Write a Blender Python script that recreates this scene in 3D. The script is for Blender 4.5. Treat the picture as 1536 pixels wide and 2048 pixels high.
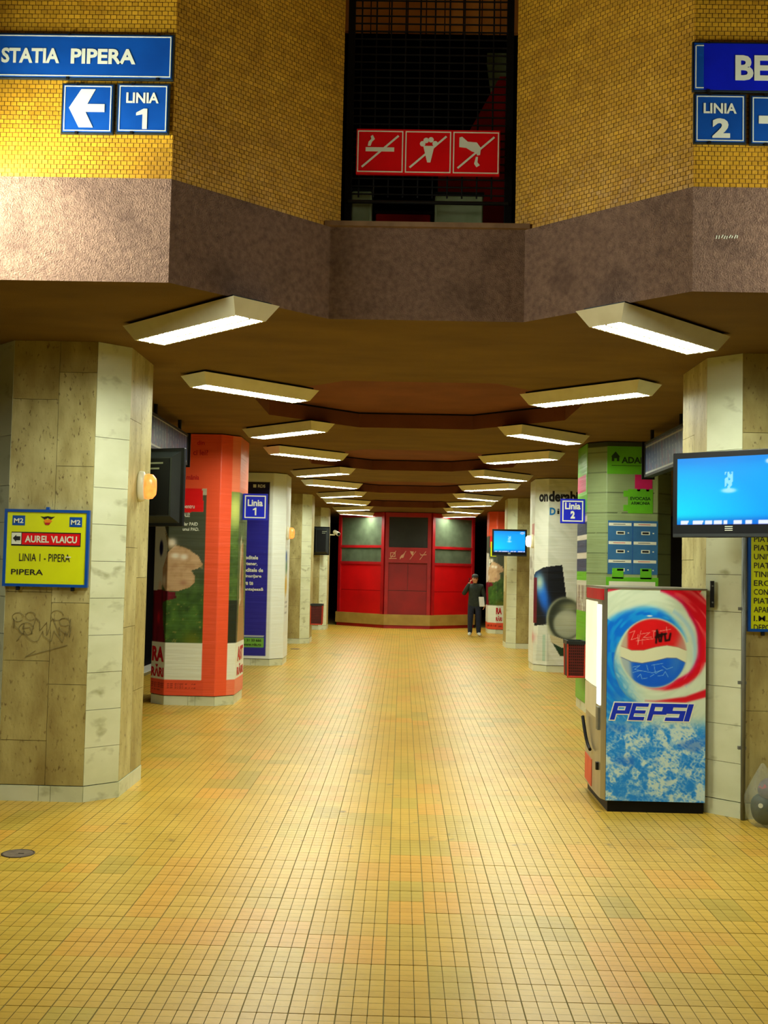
import bpy, math, random
import numpy as np
from mathutils import Matrix, Vector

random.seed(7)
RNG = np.random.default_rng(11)
for o in list(bpy.data.objects):
    bpy.data.objects.remove(o)
SC = bpy.context.scene
COL = SC.collection

# ------------------------------------------------------------------ camera
CAM_H = 1.88
F_PX = 2200.0
zc = Vector((37, 112, F_PX)).normalized()          # corridor axis in (right, down, forward)
uc = Vector((0.0204, -1, 0)); uc = (uc - uc.dot(zc) * zc).normalized()
xc = zc.cross(uc)
cam_d = bpy.data.cameras.new('camera')
cam_d.sensor_fit = 'HORIZONTAL'
cam_d.sensor_width = 36
cam_d.lens = 36 * F_PX / 1536
cam_d.clip_end = 200
cam = bpy.data.objects.new('camera', cam_d)
COL.objects.link(cam)
right = Vector((xc[0], zc[0], uc[0])); down = Vector((xc[1], zc[1], uc[1])); fwd = Vector((xc[2], zc[2], uc[2]))
m3 = Matrix((right, -down, -fwd)).transposed()
cam.matrix_world = Matrix.Translation((0, 0, CAM_H)) @ m3.to_4x4()
SC.camera = cam

# ------------------------------------------------------------------ world, exposure
w = bpy.data.worlds.new('world'); SC.world = w; w.use_nodes = True
w.node_tree.nodes['Background'].inputs[0].default_value = (0.0, 0.0, 0.0, 1)
w.node_tree.nodes['Background'].inputs[1].default_value = 0.0
SC.view_settings.view_transform = 'Standard'
SC.view_settings.look = 'None'
SC.view_settings.gamma = 1.0
SC.view_settings.use_curve_mapping = False
SC.view_settings.exposure = 0.0
LAMP = 86.0                       # luminaire radiance
LAMP_RGB = (0.97, 1.0, 0.86)      # greenish-warm fluorescent tubes
SC.cycles.max_bounces = 6
SC.cycles.diffuse_bounces = 4
SC.cycles.glossy_bounces = 2
SC.cycles.sample_clamp_indirect = 6.0
SC.cycles.use_denoising = True
SC.cycles.adaptive_threshold = 0.02

# ------------------------------------------------------------------ helpers
def lin(c):
    c = np.asarray(c, float) / 255.0
    return np.where(c <= 0.04045, c / 12.92, ((c + 0.055) / 1.055) ** 2.4)

def rgba(c):
    l = lin(c); return (float(l[0]), float(l[1]), float(l[2]), 1.0)

MATS = {}
def mat(name, c1, c2=None, scale=6.0, rough=0.6, metal=0.0, bump=0.0, bscale=None, stretch=(1, 1, 1),
        spec=0.5, emit=0.0, detail=4.0, thr=(0.3, 0.7), c3=None, s3=40.0, t3=(0.62, 0.7), attr=None, alpha=1.0, trans=0.0, coord='Object'):
    """Procedural material: two-tone noise, optional third tone in spots, optional bump."""
    if name in MATS: return MATS[name]
    m = bpy.data.materials.new(name); m.use_nodes = True
    nt = m.node_tree; N = nt.nodes; L = nt.links
    b = N['Principled BSDF']
    b.inputs['Roughness'].default_value = rough
    b.inputs['Metallic'].default_value = metal
    b.inputs['Specular IOR Level'].default_value = spec
    if trans: b.inputs['Transmission Weight'].default_value = trans
    if alpha < 1: b.inputs['Alpha'].default_value = alpha
    tc = N.new('ShaderNodeTexCoord'); mp = N.new('ShaderNodeMapping')
    L.new(tc.outputs[coord], mp.inputs['Vector']); mp.inputs['Scale'].default_value = stretch
    no = N.new('ShaderNodeTexNoise'); no.inputs['Scale'].default_value = scale; no.inputs['Detail'].default_value = detail
    L.new(mp.outputs['Vector'], no.inputs['Vector'])
    if c2 is None: c2 = tuple(max(0, min(255, v * 0.9)) for v in c1)
    rp = N.new('ShaderNodeValToRGB')
    rp.color_ramp.elements[0].position = thr[0]; rp.color_ramp.elements[1].position = thr[1]
    rp.color_ramp.elements[0].color = rgba(c1); rp.color_ramp.elements[1].color = rgba(c2)
    L.new(no.outputs['Fac'], rp.inputs['Fac'])
    col = rp.outputs['Color']
    if attr:
        at = N.new('ShaderNodeAttribute'); at.attribute_name = attr
        mx = N.new('ShaderNodeMix'); mx.data_type = 'RGBA'; mx.blend_type = 'MULTIPLY'; mx.inputs[0].default_value = 1.0
        L.new(col, mx.inputs[6]); L.new(at.outputs['Color'], mx.inputs[7]); col = mx.outputs[2]
    if c3 is not None:
        n3 = N.new('ShaderNodeTexNoise'); n3.inputs['Scale'].default_value = s3; n3.inputs['Detail'].default_value = 3
        L.new(mp.outputs['Vector'], n3.inputs['Vector'])
        r3 = N.new('ShaderNodeValToRGB'); r3.color_ramp.elements[0].position = t3[0]; r3.color_ramp.elements[1].position = t3[1]
        L.new(n3.outputs['Fac'], r3.inputs['Fac'])
        mx = N.new('ShaderNodeMix'); mx.data_type = 'RGBA'
        L.new(r3.outputs['Color'], mx.inputs[0]); L.new(col, mx.inputs[6]); mx.inputs[7].default_value = rgba(c3); col = mx.outputs[2]
    L.new(col, b.inputs['Base Color'])
    if emit:
        L.new(col, b.inputs['Emission Color']); b.inputs['Emission Strength'].default_value = emit
        if emit < 2.5: m.cycles.emission_sampling = 'NONE'
    if bump:
        nb = N.new('ShaderNodeTexNoise'); nb.inputs['Scale'].default_value = bscale or scale * 6; nb.inputs['Detail'].default_value = 5
        L.new(mp.outputs['Vector'], nb.inputs['Vector'])
        bm = N.new('ShaderNodeBump'); bm.inputs['Strength'].default_value = bump; bm.inputs['Distance'].default_value = 0.02
        L.new(nb.outputs['Fac'], bm.inputs['Height']); L.new(bm.outputs['Normal'], b.inputs['Normal'])
    MATS[name] = m
    return m

def art_mat(name, rough=0.5, emit=0.0, bump=0.0, bscale=3.0, bstretch=(1, 1, 1), spec=0.4):
    """Printed sheet: colour comes from the print stored on the mesh (attribute ink)."""
    if name in MATS: return MATS[name]
    m = bpy.data.materials.new(name); m.use_nodes = True
    nt = m.node_tree; N = nt.nodes; L = nt.links; b = N['Principled BSDF']
    at = N.new('ShaderNodeAttribute'); at.attribute_name = 'ink'
    if emit: b.inputs['Base Color'].default_value = (0.01, 0.01, 0.01, 1)
    else: L.new(at.outputs['Color'], b.inputs['Base Color'])
    b.inputs['Roughness'].default_value = rough; b.inputs['Specular IOR Level'].default_value = spec
    if emit:
        L.new(at.outputs['Color'], b.inputs['Emission Color']); b.inputs['Emission Strength'].default_value = emit; m.cycles.emission_sampling = 'NONE'
    if bump:
        tc = N.new('ShaderNodeTexCoord'); mp = N.new('ShaderNodeMapping'); mp.inputs['Scale'].default_value = bstretch
        nb = N.new('ShaderNodeTexNoise'); nb.inputs['Scale'].default_value = bscale; nb.inputs['Detail'].default_value = 2
        L.new(tc.outputs['Object'], mp.inputs['Vector']); L.new(mp.outputs['Vector'], nb.inputs['Vector'])
        bm = N.new('ShaderNodeBump'); bm.inputs['Strength'].default_value = bump; bm.inputs['Distance'].default_value = 0.03
        L.new(nb.outputs['Fac'], bm.inputs['Height']); L.new(bm.outputs['Normal'], b.inputs['Normal'])
    MATS[name] = m
    return m

MW = {}        # world matrix of every object as built
def tag(o, label=None, cat=None, group=None, kind=None):
    if label: o['label'] = label
    if cat: o['category'] = cat
    if group: o['group'] = group
    if kind: o['kind'] = kind
    return o

def empty(name, loc, label=None, cat=None, group=None, rz=0.0):
    o = bpy.data.objects.new(name, None); COL.objects.link(o)
    o.empty_display_size = 0.1
    o.location = loc; o.rotation_euler = (0, 0, rz)
    MW[o] = Matrix.Translation(loc) @ Matrix.Rotation(rz, 4, 'Z')
    return tag(o, label, cat, group)

class Fr:
    """A plane in the place: origin, right U, up V, outward N."""
    def __init__(s, o, u, v=(0, 0, 1)):
        s.o = Vector(o); s.u = Vector(u).normalized(); s.v = Vector(v).normalized(); s.n = s.u.cross(s.v)
    def p(s, a, b, c=0.0):
        return s.o + s.u * a + s.v * b + s.n * c

WORLD = Fr((0, 0, 0), (1, 0, 0), (0, 1, 0))
FRONT = lambda y, x=0.0, z=0.0: Fr((x, y, z), (1, 0, 0), (0, 0, 1))     # faces the viewer (-Y)

class MB:
    def __init__(s): s.v = []; s.f = []; s.mi = []; s.cur = 0
    def add(s, vs, fs):
        k = len(s.v); s.v += [Vector(p) for p in vs]; s.f += [tuple(k + i for i in f) for f in fs]; s.mi += [s.cur] * len(fs); return s
    def box(s, x0, x1, y0, y1, z0, z1):
        return s.fbox(WORLD, x0, x1, y0, y1, z0, z1)
    def fbox(s, fr, u0, u1, v0, v1, n0, n1, taper=0.0):
        t = taper
        vs = [fr.p(u0, v0, n0), fr.p(u1, v0, n0), fr.p(u1, v1, n0), fr.p(u0, v1, n0),
              fr.p(u0 + t, v0 + t, n1), fr.p(u1 - t, v0 + t, n1), fr.p(u1 - t, v1 - t, n1), fr.p(u0 + t, v1 - t, n1)]
        return s.add(vs, [(3, 2, 1, 0), (4, 5, 6, 7), (0, 1, 5, 4), (1, 2, 6, 5), (2, 3, 7, 6), (3, 0, 4, 7)])
    def poly(s, fr, pts, n0, n1):
        a = sum(pts[i][0] * pts[(i + 1) % len(pts)][1] - pts[(i + 1) % len(pts)][0] * pts[i][1] for i in range(len(pts)))
        if a < 0: pts = pts[::-1]
        n = len(pts)
        vs = [fr.p(x, y, n0) for x, y in pts] + [fr.p(x, y, n1) for x, y in pts]
        fs = [tuple(range(n))[::-1], tuple(range(n, 2 * n))] + [(i, (i + 1) % n, n + (i + 1) % n, n + i) for i in range(n)]
        return s.add(vs, fs)
    def frame(s, fr, u0, u1, v0, v1, t, n0, n1):
        s.fbox(fr, u0, u1, v1 - t, v1, n0, n1); s.fbox(fr, u0, u1, v0, v0 + t, n0, n1)
        s.fbox(fr, u0, u0 + t, v0 + t, v1 - t, n0, n1); return s.fbox(fr, u1 - t, u1, v0 + t, v1 - t, n0, n1)
    def bar(s, fr, a, b, wd, n0, n1):
        d = Vector((b[0] - a[0], b[1] - a[1])).normalized(); q = Vector((-d.y, d.x)) * wd / 2
        return s.poly(fr, [(a[0] - q.x, a[1] - q.y), (b[0] - q.x, b[1] - q.y), (b[0] + q.x, b[1] + q.y), (a[0] + q.x, a[1] + q.y)], n0, n1)
    def tube(s, a, b, r0, r1=None, seg=12, cap=True):
        a = Vector(a); b = Vector(b); r1 = r0 if r1 is None else r1
        d = (b - a).normalized(); x = d.orthogonal().normalized(); y = d.cross(x)
        vs = []
        for p, r in ((a, r0), (b, r1)):
            vs += [p + (x * math.cos(2 * math.pi * i / seg) + y * math.sin(2 * math.pi * i / seg)) * r for i in range(seg)]
        fs = [(i, (i + 1) % seg, seg + (i + 1) % seg, seg + i) for i in range(seg)]
        if cap: fs += [tuple(range(seg))[::-1], tuple(range(seg, 2 * seg))]
        return s.add(vs, fs)
    def lathe(s, fr, prof, seg=24, su=1.0, sv=1.0):
        """prof: (radius, n) pairs about the frame's normal."""
        vs = []; fs = []
        for r, n in prof:
            vs += [fr.p(su * r * math.cos(2 * math.pi * i / seg), sv * r * math.sin(2 * math.pi * i / seg), n) for i in range(seg)]
        for j in range(len(prof) - 1):
            fs += [(j * seg + i, j * seg + (i + 1) % seg, (j + 1) * seg + (i + 1) % seg, (j + 1) * seg + i) for i in range(seg)]
        fs += [tuple(range(seg))[::-1], tuple(range((len(prof) - 1) * seg, len(prof) * seg))]
        return s.add(vs, fs)
    def build(s, name, m, parent=None, origin=None, smooth=False, bevel=0.0):
        me = bpy.data.meshes.new(name)
        if parent is not None: mw = MW[parent]
        else:
            if origin is None:
                a = np.array([tuple(p) for p in s.v]); lo = a.min(0); hi = a.max(0)
                origin = ((lo[0] + hi[0]) / 2, (lo[1] + hi[1]) / 2, lo[2])
            mw = Matrix.Translation(origin)
        inv = mw.inverted()
        me.from_pydata([inv @ p for p in s.v], [], s.f)
        ms = m if isinstance(m, (list, tuple)) else [m]
        for q in ms: me.materials.append(q)
        if len(ms) > 1: me.polygons.foreach_set('material_index', s.mi)
        if smooth: me.polygons.foreach_set('use_smooth', [True] * len(me.polygons))
        me.update()
        o = bpy.data.objects.new(name, me); COL.objects.link(o)
        if parent is not None: o.parent = parent
        else: o.location = origin
        MW[o] = mw
        if bevel:
            b = o.modifiers.new('bevel', 'BEVEL'); b.width = bevel; b.segments = 2; b.limit_method = 'ANGLE'
        return o

def struct(o): o['kind'] = 'structure'; return o
def stuff(o): o['kind'] = 'stuff'; return o

def copy_tree(root, loc, rz=None, label=None):
    r = root.copy(); COL.objects.link(r); r.location = loc
    if rz is not None: r.rotation_euler = (0, 0, rz)
    if label: r['label'] = label
    MW[r] = Matrix.Translation(loc) @ Matrix.Rotation(r.rotation_euler.z, 4, 'Z')
    def rec(src, dst):
        for ch in list(src.children):
            c = ch.copy(); COL.objects.link(c); c.parent = dst; MW[c] = MW[r]; rec(ch, c)
    rec(root, r)
    return r

GLYPH = {}
def glyphs(body, bold, spacing):
    key = (body, bold, spacing)
    if key not in GLYPH:
        cu = bpy.data.curves.new('lettering', 'FONT'); cu.body = body; cu.offset = bold; cu.resolution_u = 3; cu.space_character = spacing
        ob = bpy.data.objects.new('lettering', cu); COL.objects.link(ob)
        bpy.context.view_layer.update()
        me = bpy.data.meshes.new_from_object(ob.evaluated_get(bpy.context.evaluated_depsgraph_get()))
        v = np.array([tuple(x.co) for x in me.vertices]); f = [tuple(p.vertices) for p in me.polygons]
        bpy.data.objects.remove(ob); bpy.data.curves.remove(cu); bpy.data.meshes.remove(me)
        GLYPH[key] = (v, f)
    return GLYPH[key]

def letters(fr, body, u0, v0, width, height, m, parent, n=0.004, bold=0.02, spacing=1.0, shear=0.0, name='lettering'):
    v, f = glyphs(body, bold, spacing)
    lo = v.min(0); sz = v.max(0) - lo
    mb = MB()
    q = (v - lo) / np.maximum(sz, 1e-6)
    mb.add([fr.p(u0 + a * width + b * height * shear, v0 + b * height, n) for a, b, _ in q], f)
    return mb.build(name, m, parent)

def figure_one(fr, u0, v0, width, height, m, parent, n):
    """The numeral 1 as a bold stem with a flag."""
    s = width * .42
    return MB().poly(fr, [(u0 + width - s, v0), (u0 + width, v0), (u0 + width, v0 + height), (u0 + width - s * .8, v0 + height), (u0, v0 + height * .80), (u0, v0 + height * .66), (u0 + width - s, v0 + height * .72)], n - .001, n).build('lettering', m, parent)

def set_ink(me, cols, name='ink'):
    a = me.color_attributes.new(name, 'FLOAT_COLOR', 'POINT')
    c = np.ones((len(me.vertices), 4), np.float32); c[:, :3] = cols
    a.data.foreach_set('color', c.ravel())

def grid_mesh(name, P, nx, ny, cols, m, parent):
    """P: (ny*nx,3) world points, rows upward."""
    mw = np.array(MW[parent].inverted()); P = np.asarray(P) @ mw[:3, :3].T + mw[:3, 3]
    j, i = np.meshgrid(np.arange(ny - 1), np.arange(nx - 1), indexing='ij')
    a = (j * nx + i).ravel(); F = np.stack([a, a + 1, a + nx + 1, a + nx], 1)
    me = bpy.data.meshes.new(name)
    me.vertices.add(len(P)); me.vertices.foreach_set('co', P.astype(np.float32).ravel())
    me.loops.add(F.size); me.loops.foreach_set('vertex_index', F.ravel().astype(np.int32))
    me.polygons.add(len(F)); me.polygons.foreach_set('loop_start', np.arange(0, F.size, 4, dtype=np.int32)); me.polygons.foreach_set('loop_total', np.full(len(F), 4, np.int32))
    me.update(calc_edges=True)
    me.materials.append(m); set_ink(me, lin(np.clip(cols, 0, 255)))
    o = bpy.data.objects.new(name, me); COL.objects.link(o); o.parent = parent; MW[o] = MW[parent]
    return o

def sheet(name, fr, u0, u1, v0, v1, n, step, fn, m, parent):
    nx = int((u1 - u0) / step) + 2; ny = int((v1 - v0) / step) + 2
    U, V = np.meshgrid(np.linspace(u0, u1, nx), np.linspace(v0, v1, ny))
    U = U.ravel(); V = V.ravel()
    P = np.array(fr.o)[None] + U[:, None] * np.array(fr.u) + V[:, None] * np.array(fr.v) + n * np.array(fr.n)
    return grid_mesh(name, P, nx, ny, fn(U, V), m, parent)

# print tools (2-D masks over arrays)
def sm(x, e): return 1 / (1 + np.exp(-np.clip(x / e, -30, 30)))
def inpoly(X, Y, pts):
    r = np.zeros(X.shape, bool); n = len(pts)
    for i in range(n):
        x0, y0 = pts[i]; x1, y1 = pts[(i + 1) % n]
        if y0 == y1: continue
        c = ((y0 > Y) != (y1 > Y)) & (X < (x1 - x0) * (Y - y0) / (y1 - y0) + x0)
        r ^= c
    return r.astype(float)
def rect(X, Y, x0, x1, y0, y1): return ((X >= x0) & (X <= x1) & (Y >= y0) & (Y <= y1)).astype(float)
def ell(X, Y, cx, cy, rx, ry, e=0.08): return sm(1 - np.sqrt(((X - cx) / rx) ** 2 + ((Y - cy) / ry) ** 2), e)
def over(C, c, m): return C * (1 - m[:, None]) + np.asarray(c, float) * m[:, None]
def stroke(X, Y, pts, wd):
    d = np.full(X.shape, 1e9)
    for (x0, y0), (x1, y1) in zip(pts[:-1], pts[1:]):
        L2 = (x1 - x0) ** 2 + (y1 - y0) ** 2 + 1e-9
        t = np.clip(((X - x0) * (x1 - x0) + (Y - y0) * (y1 - y0)) / L2, 0, 1)
        d = np.minimum(d, np.hypot(X - x0 - t * (x1 - x0), Y - y0 - t * (y1 - y0)))
    return sm(wd / 2 - d, wd * 0.15)
_perm = np.random.default_rng(3).random((256, 256))
def vnoise(X, Y):
    xi = np.floor(X).astype(int); yi = np.floor(Y).astype(int); fx = X - xi; fy = Y - yi
    fx = fx * fx * (3 - 2 * fx); fy = fy * fy * (3 - 2 * fy)
    g = lambda a, b: _perm[a % 256, b % 256]
    return (g(xi, yi) * (1 - fx) + g(xi + 1, yi) * fx) * (1 - fy) + (g(xi, yi + 1) * (1 - fx) + g(xi + 1, yi + 1) * fx) * fy
def fbm(X, Y, n=4):
    r = 0; a = 0.5
    for k in range(n): r = r + a * vnoise(X * 2 ** k + 17 * k, Y * 2 ** k + 5 * k); a /= 2
    return r / (1 - 0.5 ** n)

# ------------------------------------------------------------------ materials
M_tile = mat('floor_clinker', (217, 180, 70), (202, 163, 54), scale=3.0, rough=0.34, attr='tint', bump=0.05, bscale=30, c3=(120, 100, 52), s3=9, t3=(0.66, 0.8))
M_grout = mat('floor_grout', (146, 130, 64), (120, 106, 50), scale=8, rough=0.85)
M_ceil = mat('ceiling_spray', (118, 90, 26), (100, 74, 18), scale=1.2, rough=0.95, bump=0.5, bscale=90, stretch=(1, 2.2, 1))
M_coffer = mat('coffer_spray', (124, 70, 40), (108, 58, 32), scale=2.0, rough=0.95, bump=0.4, bscale=90)
M_rough = mat('roughcast', (158, 126, 104), (122, 94, 78), scale=26, rough=0.95, bump=0.9, bscale=120, c3=(92, 68, 56), s3=3, t3=(0.55, 0.85))
M_ytile = mat('yellow_mosaic', (224, 172, 40), (200, 148, 28), scale=5, rough=0.45, attr='tint', c3=(140, 96, 24), s3=2.2, t3=(0.6, 0.9))
M_ygrout = mat('mosaic_grout', (156, 112, 40), (134, 92, 34), scale=6, rough=0.9)
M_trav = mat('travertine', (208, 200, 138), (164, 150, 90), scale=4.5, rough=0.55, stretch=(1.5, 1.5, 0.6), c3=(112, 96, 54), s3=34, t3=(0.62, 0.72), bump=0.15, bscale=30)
M_trav2 = mat('travertine_brown', (192, 180, 112), (150, 132, 72), scale=3.4, rough=0.55, stretch=(1.6, 1.6, 0.75), c3=(112, 92, 46), s3=24, t3=(0.6, 0.74), bump=0.15, bscale=30)  # browner, more mottled stone, used mostly for the lower slabs
M_marble = mat('pale_marble', (226, 232, 198), (206, 212, 172), scale=2.2, rough=0.35, stretch=(1, 1, 1.6), c3=(168, 172, 128), s3=5, t3=(0.6, 0.76), detail=6)
M_core = mat('pillar_core', (84, 70, 44), (64, 54, 34), rough=0.9)
M_dark = mat('tunnel_dark', (22, 20, 18), (12, 11, 10), rough=0.95)  # near-black colour stands in for the darkness of unlit hall and tunnel
M_black = mat('black_plastic', (14, 15, 16), (9, 10, 11), rough=0.45, spec=0.2)
M_black2 = mat('dark_plastic_grey', (32, 40, 38), (22, 28, 27), rough=0.45)
M_blackm = mat('black_metal', (20, 20, 20), (12, 12, 12), rough=0.5, metal=0.3)
M_white = mat('white_enamel', (226, 222, 190), (214, 208, 172), rough=0.4)
M_paint = mat('white_line_paint', (232, 232, 214), (214, 214, 196), rough=0.6)
M_print_w = mat('print_white', (240, 244, 222), (230, 236, 212), rough=0.5)
M_print_b = mat('print_black', (14, 16, 16), (10, 10, 10), rough=0.6)
M_signblue = mat('sign_blue', (12, 84, 178), (8, 70, 156), scale=3, rough=0.35)
M_signblue2 = mat('sign_royal_blue', (4, 30, 214), (4, 24, 180), scale=3, rough=0.35)
M_signedge = mat('sign_edge', (24, 40, 44), (18, 30, 34), rough=0.5)
M_signred = mat('sign_red', (240, 8, 20), (226, 4, 14), scale=3, rough=0.35)
M_signyel = mat('sign_yellow', (230, 242, 4), (222, 228, 4), scale=2, rough=0.4)
M_kred = mat('kiosk_red', (212, 6, 10), (186, 4, 8), scale=1.5, rough=0.45)
M_kredf = mat('kiosk_red_frame', (176, 16, 20), (150, 10, 14), scale=3, rough=0.45)
M_kglass = mat('kiosk_board', (96, 108, 84), (76, 88, 66), scale=4, rough=0.35)
M_kdark = mat('kiosk_dark_board', (28, 30, 22), (18, 20, 14), scale=4, rough=0.3)
M_beige = mat('kiosk_plinth', (176, 146, 66), (154, 124, 50), scale=3, rough=0.6)
M_binred = mat('bin_red', (214, 62, 30), (190, 46, 22), rough=0.45)
M_bindark = mat('bin_dark', (60, 14, 12), (44, 10, 10), rough=0.6)
M_steel = mat('brushed_steel', (176, 172, 150), (156, 152, 130), scale=8, rough=0.3, metal=0.6, stretch=(1, 1, 0.1))
M_galv = mat('galvanised_conduit', (128, 132, 124), (108, 112, 104), rough=0.45, metal=0.4)
M_iron = mat('cast_iron', (124, 108, 84), (92, 78, 62), scale=20, rough=0.7)
M_green = mat('print_green', (104, 196, 28), (96, 184, 24), rough=0.5)
M_pink = mat('print_pink', (220, 30, 110), (206, 24, 100), rough=0.5)
M_mbox = mat('print_mailbox_blue', (52, 116, 168), (44, 102, 152), rough=0.5)
M_dgreen = mat('print_dark_green', (20, 66, 16), (16, 54, 12), rough=0.5)
M_txtred = mat('print_red', (206, 14, 30), (190, 10, 24), rough=0.5)
M_tubeglow = mat('vending_glow', (255, 255, 236), (255, 255, 240), rough=0.4, emit=3.0)
M_orange = mat('orange_lens', (255, 176, 84), (246, 92, 32), scale=5, rough=0.3, emit=1.5, thr=(.3, .7))
M_bulb = mat('lamp_bulb', (255, 236, 190), (255, 236, 190), rough=0.3, emit=14.0)
M_bag = mat('clear_bag', (226, 236, 214), (210, 222, 200), rough=0.2, alpha=0.17, bump=0.5, bscale=25)

def lamp_material():
    m = bpy.data.materials.new('luminaire_diffuser'); m.use_nodes = True
    N = m.node_tree.nodes; b = N['Principled BSDF']
    b.inputs['Base Color'].default_value = (.8, .8, .7, 1)
    b.inputs['Emission Color'].default_value = (*LAMP_RGB, 1); b.inputs['Emission Strength'].default_value = LAMP
    return m
M_lamp = lamp_material()
M_louver = mat('louver_white', (224, 228, 206), (206, 212, 190), rough=0.4)

# ------------------------------------------------------------------ layout constants
ZC = 3.63                       # ceiling height of the platform hall
OX = 0.13                       # axis of the octagons
OCT = [6.0 + 6.0 * k for k in range(6)]
PILL_Y = [8.65 + 6.0 * k for k in range(5)]
LXA, LXB = -3.35, -2.24         # left pillar row
RXA, RXB = 2.43, 3.54           # right pillar row
CH, PD = 0.22, 1.20             # pillar chamfer and depth
EDGE_L, EDGE_R = -4.64, 4.80    # platform edges
YEND = 44.0

# ------------------------------------------------------------------ floor
floor = MB().box(EDGE_L, EDGE_R, -7, YEND, -0.25, -0.003).build('floor', M_grout)
struct(floor)
PITCH, PX0, PY0 = 0.2, -0.043, 4.72
def plate_quads(cx, cy):
    """Nine small square facets of one 20 cm clinker plate."""
    out = []
    s, g, gy = 0.0658, 0.0018, 0.0011
    for i in (-1, 0, 1):
        for j in (-1, 0, 1):
            x = cx + i * s; y = cy + j * s; h = s / 2 - g; k = s / 2 - gy
            out.append((x - h, x + h, y - k, y + k))
    return out
TINTS = [(1, 1, 1), (1.03, 0.99, 0.92), (0.95, 0.97, 0.93), (1.04, 1.02, 0.98), (1.05, 0.92, 0.92), (1.1, 0.93, 0.82), (0.88, 0.95, 0.9), (0.8, 0.87, 0.82), (0.97, 0.93, 0.8)]
TW = [22, 17, 16, 15, 7, 6, 6, 3, 8]
def tint_at(ix, iy):
    # plates were laid in batches: short runs along a column, sometimes two columns wide, share a tone
    jx = ix // 2 if random.Random(iy // 5 * 7919 + ix // 2).random() < .4 else ix + 5000
    ph = random.Random(jx * 31 + 7).randrange(4)
    r = random.Random((jx * 73856093) ^ (((iy + ph) // random.Random(jx).choice((1, 2, 2, 3))) * 19349663))
    return r.choices(range(len(TINTS)), TW)[0]
plates = []
for ix in range(int((EDGE_L + 0.35 - PX0) / PITCH), int((EDGE_R - 0.35 - PX0) / PITCH) + 1):
    for iy in range(int((-2.0 - PY0) / PITCH), int((36.0 - PY0) / PITCH)):
        plates.append((ix, iy))
def in_view(ix, iy):
    y = PY0 + (iy + .5) * PITCH; x = PX0 + (ix + .5) * PITCH
    return y > 4.45 and -0.372 * y - 0.08 < x < 0.338 * y + 0.08
near = sorted([p for p in plates if in_view(*p)], key=lambda p: (p[1], abs(p[0])))[:300]
nearset = set(near)
tile_mesh = []
for t in TINTS:
    mb = MB()
    for (x0, x1, y0, y1) in plate_quads(0, 0):
        mb.add([(x0, y0, 0), (x1, y0, 0), (x1, y1, 0), (x0, y1, 0)], [(0, 1, 2, 3)])
    h = 0.0965
    c = [(-h, -h), (h, -h), (h, h), (-h, h)]
    for k in range(4):
        a, b = c[k], c[(k + 1) % 4]
        mb.add([(a[0], a[1], -.003), (b[0], b[1], -.003), (b[0], b[1], 0), (a[0], a[1], 0)], [(0, 1, 2, 3)])
    me = bpy.data.meshes.new('floor_tile'); me.from_pydata(mb.v, [], mb.f); me.materials.append(M_tile)
    set_ink(me, np.array([t] * len(mb.v)), 'tint'); tile_mesh.append(me)
fl = floor.location
for ix, iy in near:
    o = bpy.data.objects.new('floor_tile', tile_mesh[tint_at(ix, iy)]); COL.objects.link(o)
    o.parent = floor
    o.location = (PX0 + (ix + .5) * PITCH - fl.x, PY0 + (iy + .5) * PITCH - fl.y, random.uniform(-.0006, .0006) - fl.z)
vs = []; tc = []
for ix, iy in plates:
    if (ix, iy) in nearset: continue
    t = TINTS[tint_at(ix, iy)]
    for (x0, x1, y0, y1) in plate_quads(PX0 + (ix + .5) * PITCH, PY0 + (iy + .5) * PITCH):
        vs += [(x0, y0, 0), (x1, y0, 0), (x1, y1, 0), (x0, y1, 0)]; tc += [t] * 4
mb = MB(); mb.v = [Vector(v) for v in vs]; mb.f = [(i, i + 1, i + 2, i + 3) for i in range(0, len(vs), 4)]; mb.mi = [0] * len(mb.f)
o = mb.build('floor_tiling', M_tile, floor); set_ink(o.data, np.array(tc), 'tint'); stuff(o)
for k, (xa, xb) in enumerate(((EDGE_L, EDGE_L + 0.28), (EDGE_R - 0.28, EDGE_R))):
    o = MB().box(xa, xb, -7, YEND, -0.003, 0.004).build('trim_%d' % (k + 1), M_paint); struct(o)

# ------------------------------------------------------------------ ceiling with octagonal coffers
AP = 1.72; HS = AP * math.tan(math.pi / 8)
def octo(cy):
    return [(OX + x, cy + y) for x, y in ((-HS, -AP), (HS, -AP), (AP, -HS), (AP, HS), (HS, AP), (-HS, AP), (-AP, HS), (-AP, -HS))]
CW = 8.2
mb = MB()
def flat(pts, z=ZC): mb.add([(x, y, z) for x, y in pts], [tuple(range(len(pts)))[::-1]])
PB = [(-3.0, 6.77), (-1.50, 6.77), (-0.56, 7.70), (0.82, 7.70), (1.76, 6.77), (3.7, 6.77)]   # plan of the parapet over the hall
flat([(-CW, 6.77), PB[1], (-CW, 9.0)]); flat([PB[1], PB[2], (-CW, 9.0)]); flat([PB[2], PB[3], (CW, 9.0), (-CW, 9.0)])
flat([PB[3], PB[4], (CW, 9.0)]); flat([PB[4], (CW, 6.77), (CW, 9.0)])
for cy in OCT[1:5]:
    o8 = octo(cy); a, b = cy - 3, cy + 3
    c4 = [(-CW, a), (CW, a), (CW, b), (-CW, b)]
    for k in range(4):
        p, q = o8[2 * k], o8[(2 * k + 1) % 8]
        flat([c4[k], c4[(k + 1) % 4], q, p])
        flat([c4[(k + 1) % 4], o8[(2 * k + 2) % 8], q])
flat([(-CW, 33), (CW, 33), (CW, YEND), (-CW, YEND)])
flat([(-CW, -7), (-3.0, -7), (-3.0, 6.77), (-CW, 6.77)]); flat([(3.7, -7), (CW, -7), (CW, 6.77), (3.7, 6.77)])
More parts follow.
